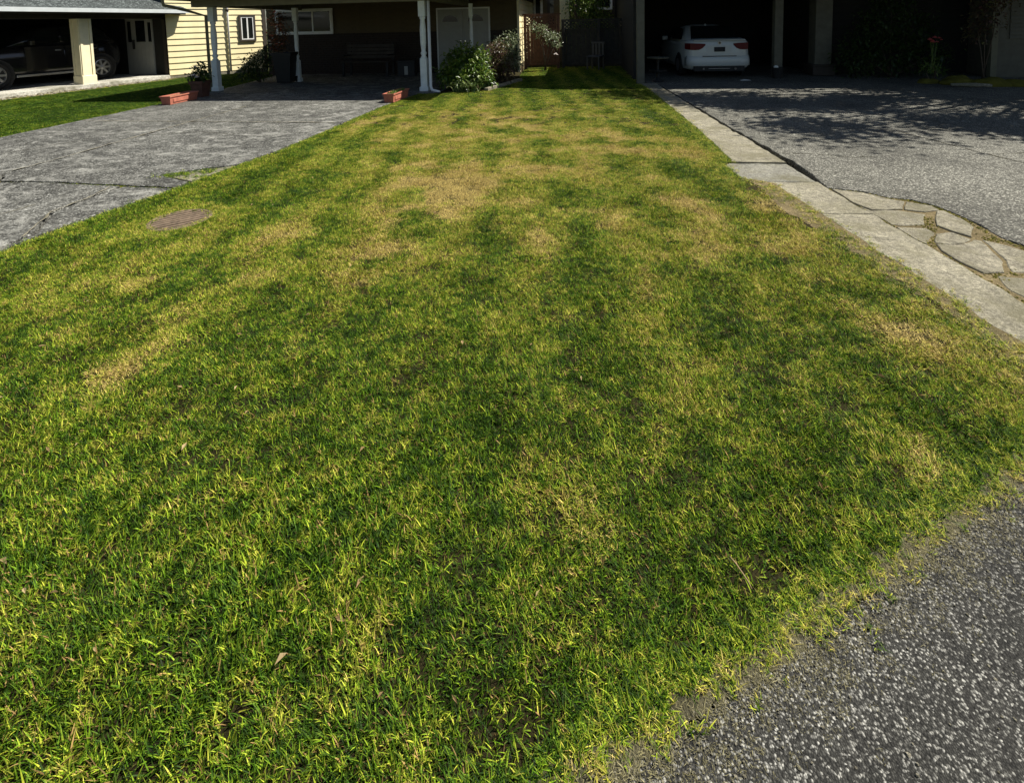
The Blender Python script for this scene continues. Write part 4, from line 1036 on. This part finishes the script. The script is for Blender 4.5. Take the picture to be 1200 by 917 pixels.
pp = empty('potted_geranium', (-8.42, 10.55, .36)); tag(pp, 'dark leafy geranium with two white blooms growing in the clay pot', 'plant')
m = MB(); clumpy_crown(m, [((0, 0, .18), .21, .8), ((-.14, 0, .12), .16, .8), ((.14, -.02, .12), .16, .8), ((.02, 0, .32), .13, .9)], 360, .085, .06); m.build('foliage', M['leafd'], pp, False, False)
stems(pp, M['bark'], [(.02, 0, .38), (-.1, -.05, .3), (.1, 0, .3)], .01, .005, (0, 0, -.03))
for c_ in ((.02, -.15, .34), (-.10, -.14, .30), (.07, -.18, .12), (-.02, -.17, .16)): bloom(pp, c_, .055, M['petalw'])

# ------------------------------------------------------------------ bin and carport clutter
bn = empty('wheeled_bin', (-7.85, 13.05, .034), R(8)); bn.scale = (.88, .88, .84); tag(bn, 'dark wheeled rubbish bin standing beside a rear carport post', 'bin')
m = MB(); rr = [(.20, .03), (.27, .90), (.30, .90), (.30, .96)]
m.add([(sx*a, sy*a, z) for a, z in rr for sx, sy in ((-1, -1), (1, -1), (1, 1), (-1, 1))], [(i*4+q, i*4+(q+1) % 4, (i+1)*4+(q+1) % 4, (i+1)*4+q) for i in range(3) for q in range(4)]+[(3, 2, 1, 0)])
m.build('bin_body', M['black'], bn)
MB().box(-.31, .31, -.33, .30, .962, 1.0, .015).build('lid', M['black'], bn)
for s_ in (-1, 1):
    wl = MB().lathe([(.09, -.025), (.10, -.015), (.10, .015), (.09, .025)], 14, (.235, .10), 'x').build('wheel', M['rubber'], bn); wl.location.x = s_*.24
MB().tube([(-.25, .30, .95), (-.25, .36, .95), (.25, .36, .95), (.25, .30, .95)], .015, 6).build('handle', M['black'], bn)
# dark outdoor bench by the brick wall
bc = empty('garden_bench', (-6.2, 14.7, .034)); tag(bc, 'dark slatted bench under the window in the carport shade', 'bench')
for i in range(4): MB().box(-.75, .75, -.24+i*.115, -.14+i*.115, .42, .445, .005).build('seat_slat', M['brown'], bc)
for i in range(4): MB().box(-.75, .75, .24+i*.012, .262+i*.012, .52+i*.11, .60+i*.11).build('back_slat', M['brown'], bc)
for s_ in (-.68, .68):
    MB().box(s_-.03, s_+.03, -.22, -.17, 0, .42).build('leg', M['black'], bc); MB().box(s_-.03, s_+.03, .265+.04, .315+.04, 0, .98).build('leg', M['black'], bc)
    MB().box(s_-.03, s_+.03, -.22, .30, .60, .64).build('armrest', M['black'], bc)
# two cartons on the carport floor: pale upright edge in the dark
bk = empty('storage_box', (-4.95, 14.6, .034), R(10)); tag(bk, 'dark storage box with a pale end standing by the double doors', 'box')
MB().box(-.25, .25, -.2, .2, 0, .42, .01).build('box_body', M['black'], bk); MB().box(-.27, .27, -.22, .22, .422, .47, .01).build('lid', M['black'], bk)
MB().box(-.05, .05, -.206, -.201, .05, .30).build('label_strip', M['doorwhite'], bk)
# plant stand left of the white car
stn = empty('plant_stand', (2.02, 12.95, .003)); tag(stn, 'two tier round pedestal stand beside the taupe carport post', 'stand')
MB().lathe([(.14, 0), (.14, .03), (.05, .06), (.035, .20), (.06, .235)], 16).build('pedestal', M['black'], stn, True)
MB().lathe([(.03, .237), (.20, .25), (.21, .30), (.19, .30), (.04, .27)], 20).build('lower_tray', M['black'], stn)
MB().tube([(0, 0, .26), (0, 0, .56)], .03, 10).build('stem', M['black'], stn)
MB().lathe([(.05, .55), (.26, .575), (.27, .60), (.05, .60)], 24).build('upper_tray', M['taupe'], stn)
pa = MB().add([(3.98, 12.9, .006), (4.22, 12.94, .009), (4.20, 13.05, .016), (4.08, 13.04, .028), (3.97, 13.0, .010)], [(0, 1, 2, 3), (0, 3, 4)]).build('paper_scrap', M['paper']); tag(pa, 'scrap of white paper lying behind the white car', 'litter')
sol = pa.modifiers.new('thickness', 'SOLIDIFY'); sol.thickness = .002
bkt = empty('bucket', (4.98, 13.4, .003)); tag(bkt, 'dark bucket with a pale rag by the slim carport post', 'bucket')
MB().lathe([(.10, 0), (.14, .26), (.15, .26), (.15, .28), (.13, .28), (.095, .02)], 16).build('bucket_body', M['black'], bkt)
MB().lathe([(.02, .27), (.06, .26), (.05, .31), (.02, .33)], 8, (-.05, -.06)).build('rag', M['paper'], bkt)
# folding chair by the dark fence
ch = empty('garden_chair', (.62, 16.2, .01), R(-25)); tag(ch, 'pale grey plastic garden chair in shade before the dark fence', 'chair')
MB().box(-.22, .22, -.22, .22, .40, .43, .01).build('seat', M['beam2'], ch)
for i in range(4): MB().box(-.20+i*.11, -.13+i*.11, .20, .225, .431, .80).build('back_slat', M['beam2'], ch)
MB().box(-.23, .23, .195, .23, .801, .86, .01).build('back_rail', M['beam2'], ch)
for sx in (-1, 1):
    for sy in (-1, 1): MB().box(sx*.19-.02, sx*.19+.02, sy*.19-.02, sy*.19+.02, 0, .40).build('leg', M['beam2'], ch)

# ------------------------------------------------------------------ right bed with rocks and flowers
rk = [(8.15, 11.95, .34, .13), (8.62, 11.75, .36, .16), (9.05, 11.72, .30, .12), (7.72, 12.25, .22, .09), (8.35, 12.3, .28, .15)]
def rock(c, r_, h_, seed):
    bm = bmesh.new(); bmesh.ops.create_icosphere(bm, subdivisions=3, radius=1)
    for v in bm.verts:
        k_ = 1+.28*mnoise.noise(v.co*1.3+Vector((seed, 0, 0)))+.1*mnoise.noise(v.co*4+Vector((seed, 3, 0)))
        v.co = Vector((v.co.x*r_*k_, v.co.y*r_*.7*k_, max(-.3, v.co.z)*h_*k_))
    me = bpy.data.meshes.new('mossy_rock'); bm.to_mesh(me); bm.free()
    me.polygons.foreach_set('use_smooth', [True]*len(me.polygons)); me.materials.append(M['moss'])
    o = link_mesh('mossy_rock', me, None, None, (c[0], c[1], .02)); return o
for i, (a, b, r_, h_) in enumerate(rk):
    o = rock((a, b), r_, h_, i*3.1); tag(o, ['moss covered rock behind the pale log', 'widest moss covered rock, next to the one behind the pale log', 'moss covered rock at the house corner end of the row', 'smallest mossy rock, at the foot of the red flower plant', 'mossy rock set back behind the row, beside the red flower plant'][i], 'rock', 'mossy rocks of the flower bed')
lg = MB().tube([(7.75, 11.62, .045), (8.1, 11.50, .05), (8.4, 11.46, .04)], [.03, .045, .03], 8).build('log_edge', M['kerb'], None, True); tag(lg, 'pale log lying in front of the mossy rocks', 'log')
rf = shrub('red_flower_plant', (7.85, 12.35, .02), 'slender plant with red blooms above the mossy rocks', 'plant', M['leafg'], [((0, 0, .40), .18, 1.1), ((.08, -.05, .25), .18, .8), ((-.1, 0, .3), .14, .8)], 160, .12, .02)
for i in range(9): bloom(rf, (.02+U(-.16, .18), U(-.1, .05), U(.82, .98)), U(.03, .06), M['petalr'])
for i in range(5): MB().tube([(U(-.05, .05), 0, .2), (U(-.1, .12), U(-.06, .02), .88)], .005, 5).build('flower_stalk', M['leafg'], rf)
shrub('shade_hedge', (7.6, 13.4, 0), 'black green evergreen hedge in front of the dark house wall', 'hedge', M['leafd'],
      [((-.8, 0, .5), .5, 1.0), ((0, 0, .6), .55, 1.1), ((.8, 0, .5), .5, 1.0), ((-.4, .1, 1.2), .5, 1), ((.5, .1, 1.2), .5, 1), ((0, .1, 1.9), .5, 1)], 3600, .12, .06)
shrub('azalea_bush', (9.15, 12.7, 0), 'dark shrub with dull red leaves under the grey sided house corner', 'bush', M['leafr'],
      [((0, 0, 1.5), .4, .9), ((-.2, 0, 1.1), .3, .9), ((.25, 0, 1.9), .4, .9)], 700, .10, .05)

# ------------------------------------------------------------------ trees
def tree(name, loc, label, H, clumps, n, L, W, mat_, tr=.16, group=None):
    o = empty(name, loc); tag(o, label, 'tree', group)
    top_ = Vector((U(-.2, .2), U(-.2, .2), H*.72))
    m = MB(); m.tube([(0, 0, -.1), (.03, 0, .3), (.06, .03, H*.3), tuple(top_*.75), tuple(top_)], [tr*1.4, tr*1.05, tr*.85, tr*.5, tr*.2], 10)
    m.build('trunk', M['bark'], o, True)
    for (c, r_, s_) in clumps:
        b_ = Vector((.05, .02, min(H*.35, c[2]*.7))); c = Vector(c)
        MB().tube([b_, b_.lerp(c, .5)+Vector((0, 0, -.15)), c], [tr*.42, tr*.28, tr*.1], 6).build('limb', M['bark'], o, True)
    m = MB(); clumpy_crown(m, clumps, n, L, W, .3, .25); m.build('crown', mat_, o, False, False)
    return o
random.seed(21)
# broad tree whose crown dapples the right driveway
cl = []
for i in range(44):
    a = U(0, 6.28); r_ = math.sqrt(U(0, 1))
    cl.append(((r_*math.cos(a)*4.6-1.1, r_*math.sin(a)*2.7-.75, U(3.0, 6.6)), U(.65, 1.15), .7))
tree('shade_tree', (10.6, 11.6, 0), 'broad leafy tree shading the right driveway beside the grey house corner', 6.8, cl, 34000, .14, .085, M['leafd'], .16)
for i, (a, b, h_) in enumerate(((.15, 18.9, 3.0), (.75, 19.3, 3.6))):
    tree('small_tree', (a, b, 0), 'small leafy tree growing behind the dark board fence', h_, [((U(-.3, .3), U(-.3, .3), z), .65, .9) for z in (.9, 1.5, 2.1, 2.7, 3.1)], 2600, .13, .06, M['leafg'], .08, 'small trees behind the fence')
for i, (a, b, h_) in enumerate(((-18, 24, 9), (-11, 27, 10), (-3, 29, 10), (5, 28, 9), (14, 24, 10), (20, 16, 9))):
    tree('yard_tree', (a, b, 0), 'tall leafy tree standing beyond the row of houses', h_, [((U(-1.8, 1.8), U(-1.8, 1.8), U(3.0, h_)), U(1.2, 1.9), .8) for q in range(9)], 3000, .35, .2, M['leafd'], .22, 'trees beyond the houses')

# ------------------------------------------------------------------ cars
def wheel(parent, x, y, r, side, wname='wheel'):
    tw = .10
    o = MB().lathe([(r*.66, -tw), (r*.96, -tw), (r, -tw*.7), (r, tw*.7), (r*.96, tw), (r*.66, tw), (r*.66, -tw)], 28, (y, r), 'x').build(wname, M['rubber'], parent, True)
    o.location.x = x
    m = MB().lathe([(r*.66, -.02), (r*.66, .02), (r*.60, .03), (r*.57, .0), (r*.60, -.03)], 28, (y, r), 'x')
    for q in range(7):
        a = 2*math.pi*q/7; c, s_ = math.cos(a), math.sin(a); w_ = .028
        p0, p1 = (y+.03*c, r+.03*s_), (y+r*.60*c, r+r*.60*s_)
        m.add([(xx, p[0]+sg*s_*w_, p[1]-sg*c*w_) for xx in (-.015, .025) for p in (p0, p1) for sg in (-1, 1)], [(0, 1, 3, 2), (4, 6, 7, 5), (0, 2, 6, 4), (1, 5, 7, 3), (2, 3, 7, 6), (0, 4, 5, 1)])
    m.lathe([(.05, -.02), (.05, .035), (.03, .04)], 12, (y, r), 'x')
    rm = m.build('rim', M['rim'], o); rm.location.x = side*.075
    dk = MB().lathe([(r*.655, -.01), (r*.655, .01)], 24, (y, r), 'x').build('brake_disc', M['black'], o); dk.location.x = side*.03
    return o
def loft(stations, ring):
    m = MB(); rings = [ring(*s_) for s_ in stations]; n = len(rings[0])
    v = [p for r_ in rings for p in r_]
    m.add(v, [(i*n+q, i*n+(q+1) % n, (i+1)*n+(q+1) % n, (i+1)*n+q) for i in range(len(rings)-1) for q in range(n)]+[tuple(reversed(range(n))), tuple(range((len(rings)-1)*n, len(rings)*n))])
    return m
def body_ring(y, w_, z0, z1, cr=.03):
    half = [(w_*.80, z0), (w_*.97, z0+.05), (w_, z0+.18), (w_*1.0, z0+(z1-z0)*.55), (w_*.965, z1-.06), (w_*.90, z1), (w_*.5, z1+cr)]
    return [(x, y, z) for x, z in half]+[(-x, y, z) for x, z in reversed(half)]
def cabin_ring(y, wb, wt, z0, z1):
    half = [(wb, z0), (wb+(wt-wb)*.5, z0+(z1-z0)*.5+.01), (wt, z1-.05), (wt*.86, z1-.008), (wt*.45, z1+.012)]
    return [(x, y, z) for x, z in half]+[(-x, y, z) for x, z in reversed(half)]
def poly_slab(parent, name, mat_, pts, nrm, th):
    nrm = Vector(nrm).normalized()*th; n = len(pts)
    m = MB().add([Vector(p) for p in pts]+[Vector(p)+nrm for p in pts], [tuple(range(n)), tuple(range(2*n-1, n-1, -1))]+[(i, (i+1) % n, n+(i+1) % n, n+i) for i in range(n)])
    return m.build(name, mat_, parent)

# white saloon: rear at local y=0, nose at +4.55
wc = empty('saloon_car', (3.62, 13.5, .003), R(2)); wc.scale = (.87, .93, .935); tag(wc, 'white saloon car parked tail out in the dark carport', 'car')
bs = [(0.0, .62, .42, .90), (.03, .76, .30, .975), (.12, .86, .24, 1.03), (.45, .895, .20, 1.045), (.95, .905, .19, 1.02), (1.6, .905, .19, .985), (2.6, .905, .19, .975), (3.3, .90, .19, .95), (4.0, .87, .21, .84), (4.4, .76, .26, .72), (4.55, .60, .36, .62)]
body = loft(bs, body_ring).build('body', M['carwhite'], wc, True)
cab = loft([(.36, .80, .74, 1.00, 1.03), (.72, .84, .66, .98, 1.21), (1.12, .85, .60, .97, 1.385), (1.7, .85, .58, .96, 1.44), (2.3, .85, .58, .96, 1.415), (2.75, .83, .64, .96, 1.25), (3.25, .78, .72, .95, .98)], cabin_ring).build('cabin', M['carwhite'], wc, True)
poly_slab(wc, 'rear_window', M['glass'], [(-.70, .43, 1.055), (.70, .43, 1.055), (.54, 1.08, 1.378), (-.54, 1.08, 1.378)], (0, -.43, .9), .045)
for s_ in (-1, 1):
    poly_slab(wc, 'side_window', M['glass'], [(s_*.835, 1.0, 1.03), (s_*.83, 2.9, 1.02), (s_*.715, 2.45, 1.32), (s_*.70, 1.7, 1.37), (s_*.71, 1.25, 1.34)], (s_, 0, .5), .03)
    cs = ((.40, -.022, .905, .945), (.49, -.022, .825, .952), (.58, -.020, .785, .956), (.70, -.016, .78, .960), (.82, .030, .785, .965), (.912, .28, .80, .955))
    nc = len(cs)
    MB().add([(s_*x, y, z) for x, y, za, zb in cs for z in (za, zb)]+[(s_*x*.93, y+.09, z) for x, y, za, zb in cs for z in (za, zb)],
             [(2*i, 2*i+1, 2*i+3, 2*i+2) for i in range(nc-1)]+[(2*nc+2*i, 2*nc+2*i+2, 2*nc+2*i+3, 2*nc+2*i+1) for i in range(nc-1)]+
             [(2*i+1, 2*nc+2*i+1, 2*nc+2*i+3, 2*i+3) for i in range(nc-1)]+[(2*i, 2*i+2, 2*nc+2*i+2, 2*nc+2*i) for i in range(nc-1)]+[(0, 2*nc, 2*nc+1, 1), (2*nc-2, 2*nc-1, 4*nc-1, 4*nc-2)]).build('tail_lamp', M['redlamp'], wc)
    MB().box(s_*.98-.09, s_*.98+.09, 2.55, 2.68, .98, 1.10, .03).build('mirror', M['carwhite'], wc)
    MB().tube([(s_*.45, .03, .27), (s_*.45, -.04, .265)], .035, 10).build('exhaust', M['chrome'], wc)
poly_slab(wc, 'spoiler', M['carwhite'], [(-.72, -.02, 1.035), (.72, -.02, 1.035), (.70, .26, 1.062), (-.70, .26, 1.062)], (0, 0, 1), .018)
MB().box(-.72, .72, -.012, .06, .20, .36, .015).build('diffuser', M['black'], wc)
MB().box(-.30, .30, -.020, -.012, .265, .275).build('diffuser_trim', M['rim'], wc)
loft([(-.045, .60, .36, .52), (-.02, .80, .34, .60), (.10, .895, .34, .62), (.35, .90, .34, .62)], lambda y, w_, z0, z1: [(w_, y, z0), (w_*1.0, y, (z0+z1)/2), (w_*.97, y, z1), (-w_*.97, y, z1), (-w_, y, (z0+z1)/2), (-w_, y, z0)]).build('bumper', M['carwhite'], wc, True)
MB().box(-.48, .48, -.035, .03, .60, .615).build('lid_seam', M['black'], wc)
pr = MB().box(-.36, .36, -.006, .03, .72, .90, .008).build('plate_recess', M['carwhite'], wc)
MB().box(-.15, .16, -.020, -.007, .73, .855, .003).build('number_plate', M['black'], wc)
eb = MB(); eb.tube([(0, -.003, .965), (0, -.022, .965)], .042, 18); eb = eb.build('emblem', M['chrome'], wc); eb.location = (0, -.003, 0)
em = MB(); em.tube([(0, -.022, .965), (0, -.028, .965)], .030, 16); em.build('emblem_face', M['black'], eb)
poly_slab(wc, 'antenna_fin', M['carwhite'], [(-.015, 1.35, 1.405), (-.015, 1.52, 1.425), (-.015, 1.36, 1.475)], (1, 0, 0), .03)
for (yy) in (.98, 3.72):
    for s_ in (-1, 1):
        ar = MB().lathe([(.36, -.02), (.36, .02)], 28, (yy, .315), 'x').build('wheel_arch', M['black'], wc); ar.location.x = s_*.895
        wheel(wc, s_*.845, yy, .315, s_)

# black SUV, local x outward = right side in the picture; nose toward -y
bc2 = empty('suv_car', (O1[0], O1[1], .127), rz1); tag(bc2, 'black sport utility car parked side on behind the cream pillar', 'car')
cxm = -1.95
def off(st): return st
bs = [(-2.35, .62, .45, .80), (-2.25, .78, .32, .90), (-2.0, .86, .27, .98), (-1.3, .91, .25, 1.04), (-.7, .92, .24, 1.08), (.6, .92, .24, 1.10), (1.35, .915, .25, 1.12), (1.75, .88, .30, 1.10), (1.9, .80, .42, .98)]
inner = empty('chassis', (cxm, .0, 0), 0, bc2)
bo = loft(bs, body_ring).build('body', M['carblack'], bc2, True); bo.location.x = cxm
cb = loft([(-.95, .78, .74, 1.04, 1.08), (-.35, .82, .66, 1.07, 1.48), (.1, .83, .66, 1.08, 1.64), (1.0, .83, .65, 1.09, 1.66), (1.55, .81, .63, 1.10, 1.55), (1.84, .78, .70, 1.08, 1.12)], cabin_ring).build('cabin', M['carblack'], bc2, True); cb.location.x = cxm
bpy.data.objects.remove(inner)
for (pts) in ([(-.55, 1.13), (.28, 1.14), (.28, 1.56), (-.05, 1.55)], [(.36, 1.14), (1.15, 1.15), (1.10, 1.56), (.36, 1.56)], [(1.20, 1.16), (1.55, 1.18), (1.42, 1.48), (1.16, 1.55)]):
    wn = poly_slab(bc2, 'side_window', M['glass'], [(.835-(.17*(z-1.1)/.5), y, z) for y, z in pts], (1, 0, .35), .02); wn.location.x = cxm
mr = MB().box(.90, 1.06, -.55, -.42, 1.10, 1.24, .03).build('mirror', M['carblack'], bc2); mr.location.x = cxm
for (ya_, yb_) in ((-.62, .30), (.34, 1.22)):
    dr = poly_slab(bc2, 'door', M['carblack'], [(.921, ya_, .45), (.921, yb_, .45), (.921, yb_, .80), (.895, yb_, 1.05), (.895, ya_, 1.05), (.921, ya_, .80)], (1, 0, 0), .008); dr.location.x = cxm
    MB().box(.925, .945, yb_-.22, yb_-.08, .92, .95, .004).build('door_handle', M['rim'], dr)
sl_ = MB().box(.90, .95, -.85, 1.0, .27, .33, .01).build('sill_trim', M['rim'], bc2); sl_.location.x = cxm
for yy in (-1.3, 1.25):
    for s_ in (-1, 1):
        ar = MB().lathe([(.42, -.02), (.42, .02)], 28, (yy, .36), 'x').build('wheel_arch', M['black'], bc2); ar.location.x = cxm+s_*.912
        wheel(bc2, cxm+s_*.86, yy, .36, s_)
